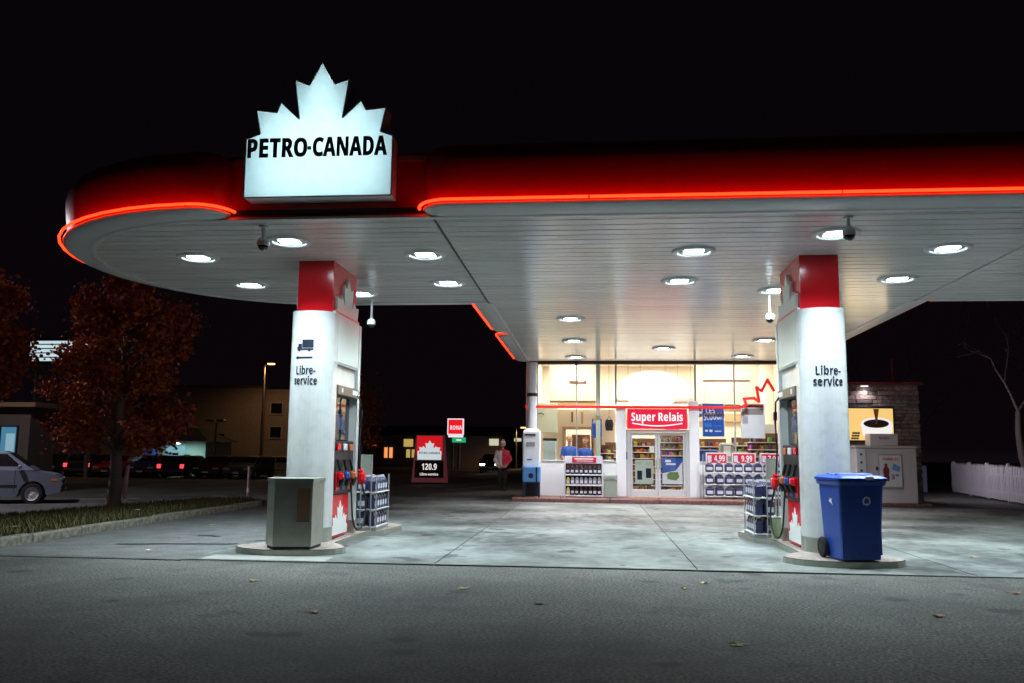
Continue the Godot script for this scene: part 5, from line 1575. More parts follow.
# ------------------------------------------------------------------ trees
func leafy_tree(called: String, label: String, at: Vector3, h: float, rx: float, y0: float, leaves: int, sd: int, trunk_r: float) -> Node3D:
	var t := thing(called, label, "tree", at, "maples on the verge")
	var r := RandomNumberGenerator.new()
	r.seed = sd
	var tr := MB.new()
	tr.tube([Vector3(0, -0.15, 0), Vector3(0.02, y0 * 0.5, 0.02), Vector3(-0.03, y0, 0), Vector3(0.05, h * 0.55, 0.04), Vector3(0.0, h * 0.85, 0)], [trunk_r * 1.25, trunk_r, trunk_r * 0.9, trunk_r * 0.5, 0.02], 9)
	var tips := []
	for k in 64:
		var yy := lerpf(y0 * 0.9, h * 0.8, r.randf())
		var a := r.randf() * TAU
		var f := (yy - y0 * 0.6) / (h - y0 * 0.6)
		var reach := rx * sqrt(maxf(0.1, 1.0 - pow(2.0 * f - 0.8, 2.0) * 0.75)) * r.randf_range(0.55, 1.0)
		var p0 := Vector3(0.02, yy, 0)
		var p1 := p0 + Vector3(cos(a) * reach * 0.5, reach * 0.3, sin(a) * reach * 0.5)
		var p2 := p0 + Vector3(cos(a) * reach, reach * r.randf_range(0.2, 0.6), sin(a) * reach)
		p2.y = minf(p2.y, h)
		tr.tube([p0, p1, p2], [0.04, 0.025, 0.008], 4, false)
		tips.append(p2)
		tips.append(p1.lerp(p2, 0.5) + Vector3(r.randf_range(-0.2, 0.2), r.randf_range(-0.25, 0.2), r.randf_range(-0.2, 0.2)))
	for k in 8:
		tips.append(Vector3(r.randf_range(-0.5, 0.5), h * r.randf_range(0.8, 0.97), r.randf_range(-0.5, 0.5)))
	obj("trunk", tr, M.bark, t)
	var cr := MB.new()
	for k in leaves:
		var c: Vector3 = tips[r.randi() % tips.size()]
		var off := Vector3(r.randfn(), r.randfn() * 0.8, r.randfn()) * (0.1 + 0.16 * fposmod(c.x * 7.3 + c.y * 3.1, 1.0))
		var p := c + off
		var s := r.randf_range(0.035, 0.072)
		var d := Vector3(r.randf_range(-1, 1), r.randf_range(-1.2, 0.3), r.randf_range(-1, 1)).normalized()
		var w := d.cross(Vector3(r.randf_range(-1, 1), r.randf_range(-1, 1), r.randf_range(-1, 1))).normalized()
		var nn := d.cross(w)
		var tone := r.randf()
		cr.col = Color(0.24 + 0.26 * tone, 0.06 + 0.13 * tone * tone, 0.035 + 0.025 * tone)
		# a folded five pointed leaf
		var tip := p + d * s * 1.15
		var l := p + w * s * 0.85 + d * s * 0.25 - nn * s * 0.2
		var rr := p - w * s * 0.85 + d * s * 0.25 - nn * s * 0.2
		var bl := p + w * s * 0.45 - d * s * 0.65
		var br := p - w * s * 0.45 - d * s * 0.65
		cr.tri(p - d * s * 0.5, l, tip); cr.tri(p - d * s * 0.5, tip, rr)
		cr.tri(p - d * s * 0.5, bl, l); cr.tri(p - d * s * 0.5, rr, br)
	var lm := mat("maple_leaf", Color.WHITE, 0.9)
	lm.metallic_specular = 0.2
	lm.vertex_color_use_as_albedo = true
	lm.cull_mode = BaseMaterial3D.CULL_DISABLED
	lm.backlight_enabled = true
	lm.backlight = Color(0.3, 0.3, 0.3)
	obj("crown", cr, lm, t)
	return t

func bare_tree(label: String, at: Vector3, h: float, sd: int, lean: float) -> void:
	var t := thing("bare_tree", label, "tree", at, "bare trees behind the fence")
	var r := RandomNumberGenerator.new()
	r.seed = sd
	var tr := MB.new()
	var limbs := MB.new()
	var stack := [[Vector3(0, -0.1, 0), Vector3(lean, 1, 0).normalized(), h * 0.32, 0.17, 0]]
	while stack.size():
		var s: Array = stack.pop_back()
		var p: Vector3 = s[0]
		var d: Vector3 = s[1]
		var len: float = s[2]
		var rad: float = s[3]
		var lv: int = s[4]
		var pts := [p]
		var rs := [rad]
		for k in 4:
			d = (d + Vector3(r.randf_range(-1, 1), r.randf_range(-0.4, 0.8), r.randf_range(-1, 1)) * 0.16).normalized()
			pts.append(pts[-1] + d * len / 4.0)
			rs.append(rad * (1.0 - 0.12 * (k + 1)))
		(tr if lv == 0 else limbs).tube(pts, rs, 7 if lv < 2 else 4, false)
		if lv < 6:
			var kids := 3 if lv < 4 else 2
			for k in kids:
				var a := r.randf() * TAU
				var side := d.cross(Vector3(cos(a), 0.2, sin(a))).normalized()
				var at_i := 4 if k < 2 else r.randi_range(2, 3)
				stack.append([pts[at_i], (d + side * r.randf_range(0.35, 0.9)).normalized(), len * r.randf_range(0.66, 0.86), rs[at_i] * r.randf_range(0.55, 0.75), lv + 1])
	var bb := textured("grey_bark", M.bark.albedo_texture, 1.5, 0.9)
	bb.albedo_color = Color(1.0, 1.0, 1.0)
	obj("trunk", tr, bb, t)
	obj("limbs", limbs, bb, t)

# ------------------------------------------------------------------ cars
func make_car(called: String, label: String, paint: Material, at: Vector3, turn: float, group := "", hscale := 1.0) -> Node3D:
	var t := thing(called, label, "car", at, group)
	t.rotation.y = turn
	t.scale.y = hscale
	var side := PackedVector2Array([Vector2(-2.16, 0.4), Vector2(-1.8, 0.27)])
	for k in 9:
		var a := PI - PI * k / 8.0
		side.push_back(Vector2(-1.33 + 0.39 * cos(a), 0.3 + 0.39 * sin(a)))
	side.push_back(Vector2(-0.9, 0.22)); side.push_back(Vector2(0.92, 0.22))
	for k in 9:
		var a := PI - PI * k / 8.0
		side.push_back(Vector2(1.36 + 0.39 * cos(a), 0.3 + 0.39 * sin(a)))
	for q in [[1.8, 0.27], [2.16, 0.36], [2.2, 0.6], [2.13, 0.78], [1.98, 0.88], [1.4, 0.97], [0.6, 1.01], [-2.06, 1.05], [-2.18, 0.9], [-2.2, 0.6]]:
		side.push_back(Vector2(q[0], q[1]))
	var body := MB.new().prism(side, 1.72, Transform3D(Basis(), Vector3(0, 0, -0.86)))
	obj("body", body, paint, t)
	var cab := func(x0: float, x1: float, w: float, y: float) -> Array:
		return [Vector3(x0, y, w), Vector3(x1, y, w), Vector3(x1, y, -w), Vector3(x0, y, -w)]
	obj("cabin", MB.new().loft([cab.call(-2.1, 1.4, 0.82, 1.0), cab.call(-2.06, 1.16, 0.78, 1.14), cab.call(-1.92, 0.62, 0.68, 1.52), cab.call(-1.8, 0.45, 0.62, 1.57)]), paint, t)
	var gl: Material = M.dark_glass
	for s in [-1.0, 1.0]:
		var lerp_w := func(x: float, y: float, o := 0.006) -> Vector3:
			return Vector3(x, y, s * (lerpf(0.78, 0.68, (y - 1.14) / 0.38) + o))
		for q in [[-1.84, -1.96, -1.0, -0.96], [-0.9, -0.88, -0.06, -0.06], [0.02, 0.02, 0.58, 1.0]]:
			# top rear, bottom rear, top front, bottom front
			var a: Vector3 = lerp_w.call(q[1], 1.12)
			var b: Vector3 = lerp_w.call(q[3], 1.12)
			var c: Vector3 = lerp_w.call(q[2], 1.48)
			var d: Vector3 = lerp_w.call(q[0], 1.48)
			var w := MB.new()
			if s > 0: w.quad(a, b, c, d)
			else: w.quad(d, c, b, a)
			obj("side_window", w, gl, t)
		for q in [-0.92, -0.06, 0.86]:
			obj("door_seam", MB.new().box(Vector3(q - 0.006, 0.34, s * 0.861 - 0.002), Vector3(q + 0.006, 1.02, s * 0.861 + 0.002)), M.dark, t)
		obj("side_strip", MB.new().box(Vector3(-0.9, 0.52, s * 0.865 - 0.008), Vector3(0.92, 0.58, s * 0.865 + 0.008)), M.dark, t)
		for q in [-0.7, 0.12]:
			obj("door_handle", MB.new().rbox(Vector3(q, 0.88, s * 0.872 - 0.012), Vector3(q + 0.18, 0.91, s * 0.872 + 0.012), 0.008), M.dark, t)
		obj("mirror", MB.new().rbox(Vector3(0.92, 1.04, s * 0.94 - 0.08), Vector3(1.04, 1.16, s * 0.94 + 0.08), 0.03), paint, t)
		obj("headlight", MB.new().rbox(Vector3(2.02, 0.64, s * 0.62 - 0.2), Vector3(2.185, 0.77, s * 0.62 + 0.2), 0.03), mat("head_lens", lin(0.5, 0.5, 0.5), 0.1), t)
		obj("corner_lamp", MB.new().rbox(Vector3(1.86, 0.66, s * 0.83 - 0.04), Vector3(2.1, 0.76, s * 0.83 + 0.036), 0.02), mat("amber_lens", lin(0.6, 0.16, 0.03), 0.15), t)
		obj("tail_lamp", MB.new().rbox(Vector3(-2.215, 0.7, s * 0.72 - 0.12), Vector3(-2.1, 0.98, s * 0.72 + 0.12), 0.02), mat("tail_lens", lin(0.4, 0.01, 0.01), 0.15), t)
		for x in [-1.33, 1.36]:
			var wt := Transform3D(Basis(Vector3(1, 0, 0), PI / 2), Vector3(x, 0.31, s * 0.76))
			var wh := obj("wheel", MB.new().lathe([Vector2(0.2, -0.1), Vector2(0.29, -0.1), Vector2(0.315, -0.06), Vector2(0.315, 0.06), Vector2(0.29, 0.1), Vector2(0.2, 0.1)], 20, wt), M.rubber, t)
			obj("rim", MB.new().lathe([Vector2(0.0, -0.05), Vector2(0.05, -0.06), Vector2(0.18, -0.02), Vector2(0.205, -0.09), Vector2(0.205, 0.09), Vector2(0.18, 0.02), Vector2(0.05, 0.06), Vector2(0, 0.05)], 14, wt), M.aluminium, wh)
	var ws := MB.new()
	ws.quad(Vector3(1.185, 1.13, 0.72), Vector3(1.185, 1.13, -0.72), Vector3(0.65, 1.51, -0.62), Vector3(0.65, 1.51, 0.62))
	obj("windscreen", ws, gl, t)
	var rw := MB.new()
	rw.quad(Vector3(-2.07, 1.15, -0.7), Vector3(-2.07, 1.15, 0.7), Vector3(-1.935, 1.51, 0.62), Vector3(-1.935, 1.51, -0.62))
	obj("rear_window", rw, gl, t)
	obj("front_bumper", MB.new().rbox(Vector3(2.1, 0.36, -0.84), Vector3(2.26, 0.56, 0.84), 0.04), mat("bumper_dark", lin(0.05, 0.05, 0.055), 0.5), t)
	obj("rear_bumper", MB.new().rbox(Vector3(-2.26, 0.4, -0.84), Vector3(-2.12, 0.6, 0.84), 0.04), mat("bumper_dark", Color.WHITE), t)
	obj("grille", MB.new().rbox(Vector3(2.17, 0.6, -0.38), Vector3(2.205, 0.72, 0.38), 0.01), M.dark, t)
	obj("number_plate", MB.new().box(Vector3(2.26, 0.4, -0.2), Vector3(2.265, 0.5, 0.2)), M.cap_white, t)
	return t

func street_lamp(label: String, at: Vector3, h: float, reach: float, lit: bool, energy: float, two := false, cool := false) -> void:
	var t := thing("street_lamp", label, "street lamp", at)
	obj("pole", MB.new().tube([Vector3(0, 0, 0), Vector3(0, h * 0.5, 0), Vector3(0, h, 0)], [0.11, 0.085, 0.06], 8), mat("lamp_pole", lin(0.18, 0.16, 0.14), 0.5), t)
	for s in ([1.0, -1.0] if two else [1.0]):
		obj("arm", MB.new().tube([Vector3(0, h - 0.05, 0), Vector3(s * reach * 0.5, h + 0.12, 0.0), Vector3(s * reach, h + 0.12, 0.1)], 0.035, 6), M.lamp_pole, t)
		var hd := obj("lamp_head", MB.new().rbox(Vector3(s * reach - 0.3, h + 0.1, -0.08), Vector3(s * reach + 0.3, h + 0.24, 0.3), 0.05), M.lamp_pole, t)
		if lit:
			obj("lamp_lens", MB.new().rbox(Vector3(s * reach - 0.24, h + 0.02, -0.03), Vector3(s * reach + 0.24, h + 0.1, 0.26), 0.03), (glow("mercury_lamp", lin(0.85, 0.9, 1.0), 5.0) if cool else glow("sodium", lin(1.0, 0.45, 0.12), 5.0)), hd)
			var l := SpotLight3D.new()
			l.name = "lamp"
			l.light_color = Color(0.96, 0.95, 1.0) if cool else Color(1.0, 0.8, 0.58)
			l.light_energy = energy
			l.light_size = 0.2
			l.spot_angle = 85.0
			l.spot_range = 60.0
			l.spot_attenuation = 2.0
			l.spot_angle_attenuation = 0.5
			l.shadow_enabled = true
			l.rotation.x = -PI / 2
			t.add_child(l)
			l.position = Vector3(s * reach, h - 0.02, 0.1)

func window_set(b: Node3D, x0: float, y0: float, x1: float, y1: float, z: float, pane: Material, frame: Material) -> void:
	var w := obj("window", MB.new().box(Vector3(x0, y0, z), Vector3(x1, y1, z + 0.03)), pane, b)
	var f := MB.new()
	f.box(Vector3(x0 - 0.07, y0 - 0.07, z), Vector3(x1 + 0.07, y0, z + 0.08)).box(Vector3(x0 - 0.07, y1, z), Vector3(x1 + 0.07, y1 + 0.07, z + 0.08))
	f.box(Vector3(x0 - 0.07, y0, z), Vector3(x0, y1, z + 0.08)).box(Vector3(x1, y0, z), Vector3(x1 + 0.07, y1, z + 0.08))
	obj("frame", f, frame, w)

func make_left_side() -> void:
	leafy_tree("maple_tree", "round maple with russet leaves on the verge beside the leaning marker post", Vector3(-12.3, -0.12, -21.2), 6.05, 1.75, 1.5, 24000, 4, 0.16)
	leafy_tree("maple_tree", "maple with dark red leaves standing nearer on the verge", Vector3(-15.1, -0.15, -18.8), 6.2, 1.7, 2.9, 18000, 9, 0.17)
	for q in [[-11.92, -21.0, 1.15, 0.05, "tall marker post leaning beside the maple trunk"], [-11.9, -28.9, 1.0, 0.0, "upright marker post standing across the lane near the street"]]:
		var t := thing("marker_post", q[4], "post", Vector3(q[0], land(q[0], q[1]), q[1]), "marker posts")
		obj("post", MB.new().tube([Vector3(0, -0.05, 0), Vector3(q[3], q[2], 0)], 0.05, 10), mat("post_pink", lin(0.4, 0.25, 0.26), 0.6), t)
		obj("band", MB.new().tube([Vector3(q[3] * 0.1, q[2] * 0.1, 0), Vector3(q[3] * 0.25, q[2] * 0.25, 0)], 0.053, 10), M.cap_white, t)
		obj("cap", MB.new().tube([Vector3(q[3], q[2], 0), Vector3(q[3], q[2] + 0.03, 0)], [0.055, 0.03], 10), M.dark, t)
	var silver := mat("paint_silver", lin(0.2, 0.225, 0.3), 0.28, 0.4)
	silver.clearcoat_enabled = true
	make_car("silver_car", "silver estate car driving along the street behind the verge", silver, Vector3(-19.4, -0.42, -26.0), 0.5, "", 1.07)
	# lit shelter at the edge of the view
	var sh := thing("bus_shelter", "small dark kiosk with a lit blue white window beyond the silver car", "kiosk", Vector3(-23.0, -0.4, -31.0))
	obj("wall", MB.new().rbox(Vector3(-3.6, 0, -1.6), Vector3(1.4, 3.3, 0.0), 0.02), mat("kiosk_wall", lin(0.07, 0.05, 0.04), 0.8), sh)
	obj("roof", MB.new().rbox(Vector3(-3.9, 3.3, -1.9), Vector3(1.9, 3.48, 0.5), 0.02), M.brown, sh)
	for q in [[-0.5, 0.16], [0.28, 0.92]]:
		var w := obj("window_lit", MB.new().box(Vector3(q[0], 1.2, 0.0), Vector3(q[1], 2.55, 0.03)), glow("cool_window", lin(0.12, 0.4, 0.62), 0.35), sh)
		obj("frame", MB.new().box(Vector3(q[0] - 0.06, 1.14, 0), Vector3(q[0], 2.61, 0.07)).box(Vector3(q[1], 1.14, 0), Vector3(q[1] + 0.06, 2.61, 0.07)).box(Vector3(q[0], 2.55, 0), Vector3(q[1], 2.61, 0.07)).box(Vector3(q[0], 1.14, 0), Vector3(q[1], 1.2, 0.07)), M.dark, w)
	obj("lit_blind", MB.new().box(Vector3(0.5, 1.25, 0.031), Vector3(0.85, 2.3, 0.05)), glow("blind_window", lin(0.4, 0.7, 0.85), 0.4), sh)

func make_far_street() -> void:
	# illuminated sign board on posts
	var bb := thing("billboard", "lit white message board high on posts behind the maples", "billboard", Vector3(-29.0, -0.4, -44.0))
	for x in [-1.6, 1.6]:
		obj("post", MB.new().tube([Vector3(x, 0, -0.25), Vector3(x, 6.6, -0.25)], 0.12, 8), M.lamp_pole, bb)
	obj("frame", MB.new().rbox(Vector3(-2.15, 6.4, -0.2), Vector3(2.15, 7.75, -0.003), 0.03), M.dark, bb)
	obj("sign_panel", MB.new().box(Vector3(-2.0, 6.5, -0.003), Vector3(0.15, 7.62, 0.0)), glow("board_white_glow", lin(0.55, 0.7, 0.75), 0.8), bb)
	obj("sign_panel", MB.new().box(Vector3(0.25, 6.5, -0.003), Vector3(2.0, 7.62, 0.0)), M.board_white_glow, bb)
	var pr := MB.new()
	for k in 4:
		pr.box(Vector3(-1.8, 7.4 - 0.24 * k, 0.001), Vector3(-0.1 - 0.25 * (k % 2), 7.46 - 0.24 * k, 0.012))
	obj("print", pr, M.ink, bb)
	var pk := MB.new()
	for k in 5:
		pk.prism(L2([0, 0, 0.2, 0.05, 0.28, 0.25, 0.05, 0.2]), 0.01, Transform3D(Basis(), Vector3(0.4 + 0.3 * k, 6.85 + 0.1 * (k % 2), 0.001)))
	obj("print", pk, glow("sign_pink", lin(0.7, 0.06, 0.25), 0.6), bb)
	obj("print", MB.new().box(Vector3(0.3, 7.2, 0.001), Vector3(1.9, 7.36, 0.01)), M.ink, bb)
	# brick block
	var br := thing("brick_building", "plain brown brick building with a blank side wall across the street", "building", Vector3(-28.6, -0.4, -62.0))
	obj("side_wall", MB.new().rbox(Vector3(-9.0, 0, -9.0), Vector3(3.95, 6.4, 0.0), 0.02), M.brick_field, br)
	obj("coping", MB.new().rbox(Vector3(-9.1, 6.4, -9.1), Vector3(4.05, 6.55, 0.08), 0.02), M.brown, br)
	obj("front_wing", MB.new().rbox(Vector3(3.96, 0, -7.0), Vector3(8.6, 6.3, -0.3), 0.02), M.brick_field, br)
	for q in [[4.45, 4.45], [4.45, 2.65]]:
		window_set(br, q[0], q[1], q[0] + 0.85, q[1] + 0.8, -0.29, M.dark_glass, mat("frame_grey", lin(0.35, 0.32, 0.36), 0.6))
	window_set(br, 0.5, 1.7, 1.05, 2.9, 0.01, M.dark_glass, mat("frame_orange", lin(0.45, 0.22, 0.1), 0.6))
	# low white house
	var hs := thing("white_house", "small white shop with a dark hipped roof and lit fascia across the street", "building", Vector3(-27.0, -0.4, -54.0))
	obj("wall", MB.new().rbox(Vector3(-2.6, 0, -4.0), Vector3(1.75, 2.25, 0.0), 0.02), mat("house_wall", lin(0.42, 0.5, 0.47), 0.7), hs)
	obj("roof", MB.new().loft([[Vector3(-3.0, 2.25, 0.5), Vector3(2.15, 2.25, 0.5), Vector3(2.15, 2.25, -4.4), Vector3(-3.0, 2.25, -4.4)], [Vector3(-1.4, 3.15, -1.6), Vector3(0.4, 3.15, -1.6), Vector3(0.4, 3.15, -2.3), Vector3(-1.4, 3.15, -2.3)]]), mat("roof_dark", lin(0.02, 0.018, 0.02), 0.8), hs)
	obj("gutter", MB.new().rbox(Vector3(-3.02, 2.18, 0.5), Vector3(2.17, 2.27, 0.56), 0.01), M.house_wall, hs)
	obj("sign_strip", MB.new().box(Vector3(-0.9, 1.55, 0.0), Vector3(0.35, 1.95, 0.06)), glow("house_sign", lin(0.3, 0.6, 0.75), 0.45), hs)
	obj("door", MB.new().box(Vector3(-0.5, 0.0, 0.0), Vector3(-0.1, 1.5, 0.03)), M.dark_glass, hs)
	obj("window", MB.new().box(Vector3(0.3, 0.6, 0.0), Vector3(0.7, 1.4, 0.03)), M.dark_glass, hs)
	obj("window_blue", MB.new().box(Vector3(-2.4, 0.7, 0.0), Vector3(-1.5, 1.7, 0.03)), glow("blue_window", lin(0.02, 0.1, 0.4), 0.4), hs)
	var fl := SpotLight3D.new()
	fl.name = "lamp"
	fl.light_color = Color(0.8, 1.0, 0.95)
	fl.light_energy = 4.5
	fl.light_size = 0.1
	fl.spot_angle = 75.0
	fl.spot_angle_attenuation = 0.6
	fl.spot_range = 30.0
	fl.spot_attenuation = 2.0
	fl.shadow_enabled = true
	fl.rotation.x = -1.1
	hs.add_child(fl)
	fl.position = Vector3(0.6, 2.1, 1.6)
	obj("eave_lamp", MB.new().rbox(Vector3(0.5, 2.1, 0.56), Vector3(0.7, 2.2, 1.55), 0.03), M.trim_grey, hs)
	obj("lamp_lens", MB.new().rbox(Vector3(0.52, 2.06, 1.3), Vector3(0.68, 2.1, 1.55), 0.01), glow("eave_glow", lin(0.8, 1.0, 0.95), 2.0), hs)
	# parked row
	var paints := [[mat("car_black", lin(0.012, 0.012, 0.015), 0.25), "black car parked in the row nearest the blue lit window"], [mat("car_navy", lin(0.015, 0.018, 0.05), 0.25), "navy car parked in front of the white shop roof end"], [mat("car_red", lin(0.35, 0.02, 0.04), 0.3), "red car parked in front of the white shop"], [mat("car_blue", lin(0.04, 0.05, 0.16), 0.25), "blue grey car parked beside the red car"], [mat("car_char", lin(0.03, 0.03, 0.032), 0.3), "charcoal car parked below the unlit twin lamp"], [mat("car_wine", lin(0.07, 0.012, 0.015), 0.3), "dark wine car parked before the blank brick wall"], [mat("car_grey", lin(0.1, 0.1, 0.1), 0.3), "grey car parked before the brick building corner"]]
	for k in paints.size():
		make_car("parked_car", paints[k][1], paints[k][0], Vector3(-33.4 + 1.95 * k * 1.05, -0.4, -51.5 - 0.3 * (k % 2)), -PI / 2 + (PI if k % 3 == 1 else 0.0), "cars parked across the street", 0.86)
	for k in [1, 4]:
		for c in get_node("parked_car_%03d" % k).get_children():
			if str(c.name).begins_with("tail_lamp"): c.material_override = glow("tail_lamp_on", lin(1.0, 0.06, 0.08), 1.2)
	make_car("parked_car", "pale yellow car parked side on under the orange street lamp", mat("car_yellow", lin(0.62, 0.46, 0.2), 0.3), Vector3(-20.4, -0.4, -54.0), 0.25, "cars parked across the street", 0.86)
	street_lamp("tall street lamp with an orange light before the brick building", Vector3(-23.1, -0.4, -58.0), 7.7, 0.5, true, 8.0)
	street_lamp("street lamp on the near side of the street beyond the verge maples", Vector3(-20.8, -0.4, -22.0), 8.2, 0.9, true, 62.0, false, true)
	street_lamp("street lamp at the far kerb opposite the parked row", Vector3(-41.0, -0.4, -46.0), 7.4, 0.9, true, 18.0)
	street_lamp("dark unlit twin headed lamp among the parked cars", Vector3(-24.0, -0.4, -52.6), 3.4, 0.32, false, 0.0, true)
	street_lamp("far orange street lamp near the shop corner", Vector3(-7.6, -0.4, -85.0), 4.1, 0.7, true, 10.0)
	# price pylon
	var py := thing("price_pylon", "red price pylon with a white leaf and 120.9 by the street", "sign", Vector3(-8.8, -0.4, -46.0))
	py.scale = Vector3(1.05, 0.97, 1.0)
	obj("sign_case", MB.new().loft([[Vector3(-0.92, 0.1, 0.22), Vector3(0.92, 0.1, 0.22), Vector3(0.92, 0.1, -0.22), Vector3(-0.92, 0.1, -0.22)], [Vector3(-0.72, 2.72, 0.22), Vector3(0.72, 2.72, 0.22), Vector3(0.72, 2.72, -0.22), Vector3(-0.72, 2.72, -0.22)]]), glow("pylon_case_glow", lin(0.5, 0.1, 0.14), 0.1), py)
	obj("foot", MB.new().box(Vector3(-0.7, -0.1, -0.2), Vector3(0.7, 0.1, 0.2)), M.dark, py)
	obj("sign_red_face", MB.new().prism(L2([-0.68, 1.6, 0.68, 1.6, 0.66, 2.66, -0.66, 2.66]), 0.012, Transform3D(Basis(), Vector3(0, 0, 0.221))), glow("pylon_red_glow", lin(0.8, 0.012, 0.02), 0.6), py)
	obj("sign_leaf", MB.new().prism(leaf_outline(-0.62, 0.62, 1.35, 1.82, 2.42), 0.012, Transform3D(Basis(), Vector3(0, 0, 0.234))), glow("pylon_white_glow", lin(0.75, 0.85, 0.9), 0.6), py)
	write("PETRO-CANADA", 0.12, M.ink, py, Vector3(0, 1.72, 0.25), 1.1)
	obj("price_field", MB.new().prism(L2([-0.76, 0.35, 0.76, 0.35, 0.74, 1.3, -0.74, 1.3]), 0.008, Transform3D(Basis(), Vector3(0, 0, 0.221))), mat("price_dark", lin(0.05, 0.01, 0.015), 0.4), py)
	write("120.9", 0.34, glow("price_glow", lin(1, 0.92, 0.9), 0.7), py, Vector3(0.0, 0.96, 0.235), 0.78)
	write("Libre-service", 0.14, M.price_glow, py, Vector3(0.0, 0.55, 0.235), 0.95)
	# far store with its square sign
	var fs := thing("hardware_store", "low dark store with lit windows far along the street", "building", Vector3(-17.5, -0.4, -90.0))
	obj("wall", MB.new().rbox(Vector3(-9.0, 0, -10.0), Vector3(8.0, 3.4, 0.0), 0.02), M.dark_wall, fs)
	for q in [[-4.7, 1.0, -4.35, 2.1, 0], [-4.15, 1.0, -3.8, 2.1, 0], [-2.6, 2.2, -1.6, 3.0, 1], [-1.1, 2.3, -0.4, 2.95, 1], [-2.3, 1.05, -1.9, 1.9, 1], [-1.7, 1.05, -1.2, 1.9, 1], [-1.0, 1.05, -0.55, 1.9, 1], [6.6, 2.4, 7.6, 3.1, 2]]:
		obj("window_lit", MB.new().box(Vector3(q[0], q[1], 0.0), Vector3(q[2], q[3], 0.05)), [glow("window_orange", lin(1.0, 0.35, 0.1), 0.8), glow("window_yellow", lin(0.8, 0.55, 0.15), 0.5), glow("window_pale", lin(0.8, 0.75, 0.5), 0.6)][q[4]], fs)
	obj("red_letters", MB.new().box(Vector3(-6.5, 2.25, 0), Vector3(-5.6, 2.45, 0.05)), glow("sign_glow_red", lin(0.8, 0.12, 0.08), 0.6), fs)
	var rs := thing("square_sign", "red square store sign lettered RONA on a post far along the street", "sign", Vector3(-13.4, -0.4, -83.0))
	for x in [-0.3, 0.35]:
		obj("post", MB.new().box(Vector3(x - 0.12, 0, -0.1), Vector3(x + 0.12, 2.6, 0.1)), M.cap_white, rs)
	obj("sign_board", MB.new().box(Vector3(-0.8, 3.35, -0.15), Vector3(0.8, 4.95, 0.15)), glow("sign_white_edge", lin(0.9, 0.8, 0.9), 0.8), rs)
	obj("sign_face", MB.new().box(Vector3(-0.7, 3.45, 0.15), Vector3(0.7, 4.85, 0.17)), glow("sign_square_red", lin(0.75, 0.01, 0.015), 0.9), rs)
	write("RONA", 0.42, M.sign_white_edge, rs, Vector3(0.05, 4.05, 0.18), 1.15)
	obj("sign_strip", MB.new().box(Vector3(-0.7, 3.12, -0.1), Vector3(0.75, 3.33, 0.1)), M.sign_white_edge, rs)
	obj("sign_green", MB.new().box(Vector3(-0.3, 2.62, -0.1), Vector3(1.0, 3.1, 0.12)), glow("sign_green_glow", lin(0.02, 0.4, 0.16), 0.8), rs)
	obj("sign_print", MB.new().box(Vector3(0.1, 2.8, 0.12), Vector3(0.6, 2.92, 0.13)), M.sign_white_edge, rs)
	# oncoming car with its lamps on
	var oc := make_car("oncoming_car", "dark car coming down the street with both headlights on", M.car_black, Vector3(-8.4, -0.4, -72.0), -PI / 2)
	for c in oc.get_children():
		if str(c.name).begins_with("headlight"): c.material_override = glow("headlight_on", lin(1.0, 0.85, 0.7), 20.0)
	# a low building line closing the far end
	var lb := thing("far_building", "long low dark building closing the end of the street", "building", Vector3(0, -0.4, -120.0))
	obj("wall", MB.new().rbox(Vector3(-60, 0, -8), Vector3(20, 5.0, 0), 0.05), M.dark_wall, lb)
	obj("roof_edge", MB.new().rbox(Vector3(-60.2, 5.0, -8.2), Vector3(20.2, 5.25, 0.2), 0.02), M.brown, lb)
	for q in [[-11.0, 3.2, 1.0], [-9.2, 3.1, 0.6], [-7.9, 3.4, 1.2], [-13.5, 3.3, 1.4]]:
		obj("window_lit", MB.new().box(Vector3(q[0], q[1], 0.0), Vector3(q[0] + q[2], q[1] + 0.45, 0.05)), M.window_pale, lb)
	var sm := leafy_tree("maple_tree", "small maple behind the washer fluid rack across the lane", Vector3(-11.0, -0.4, -40.0), 5.4, 1.1, 2.0, 2500, 21, 0.1)
	sm.remove_meta("group")

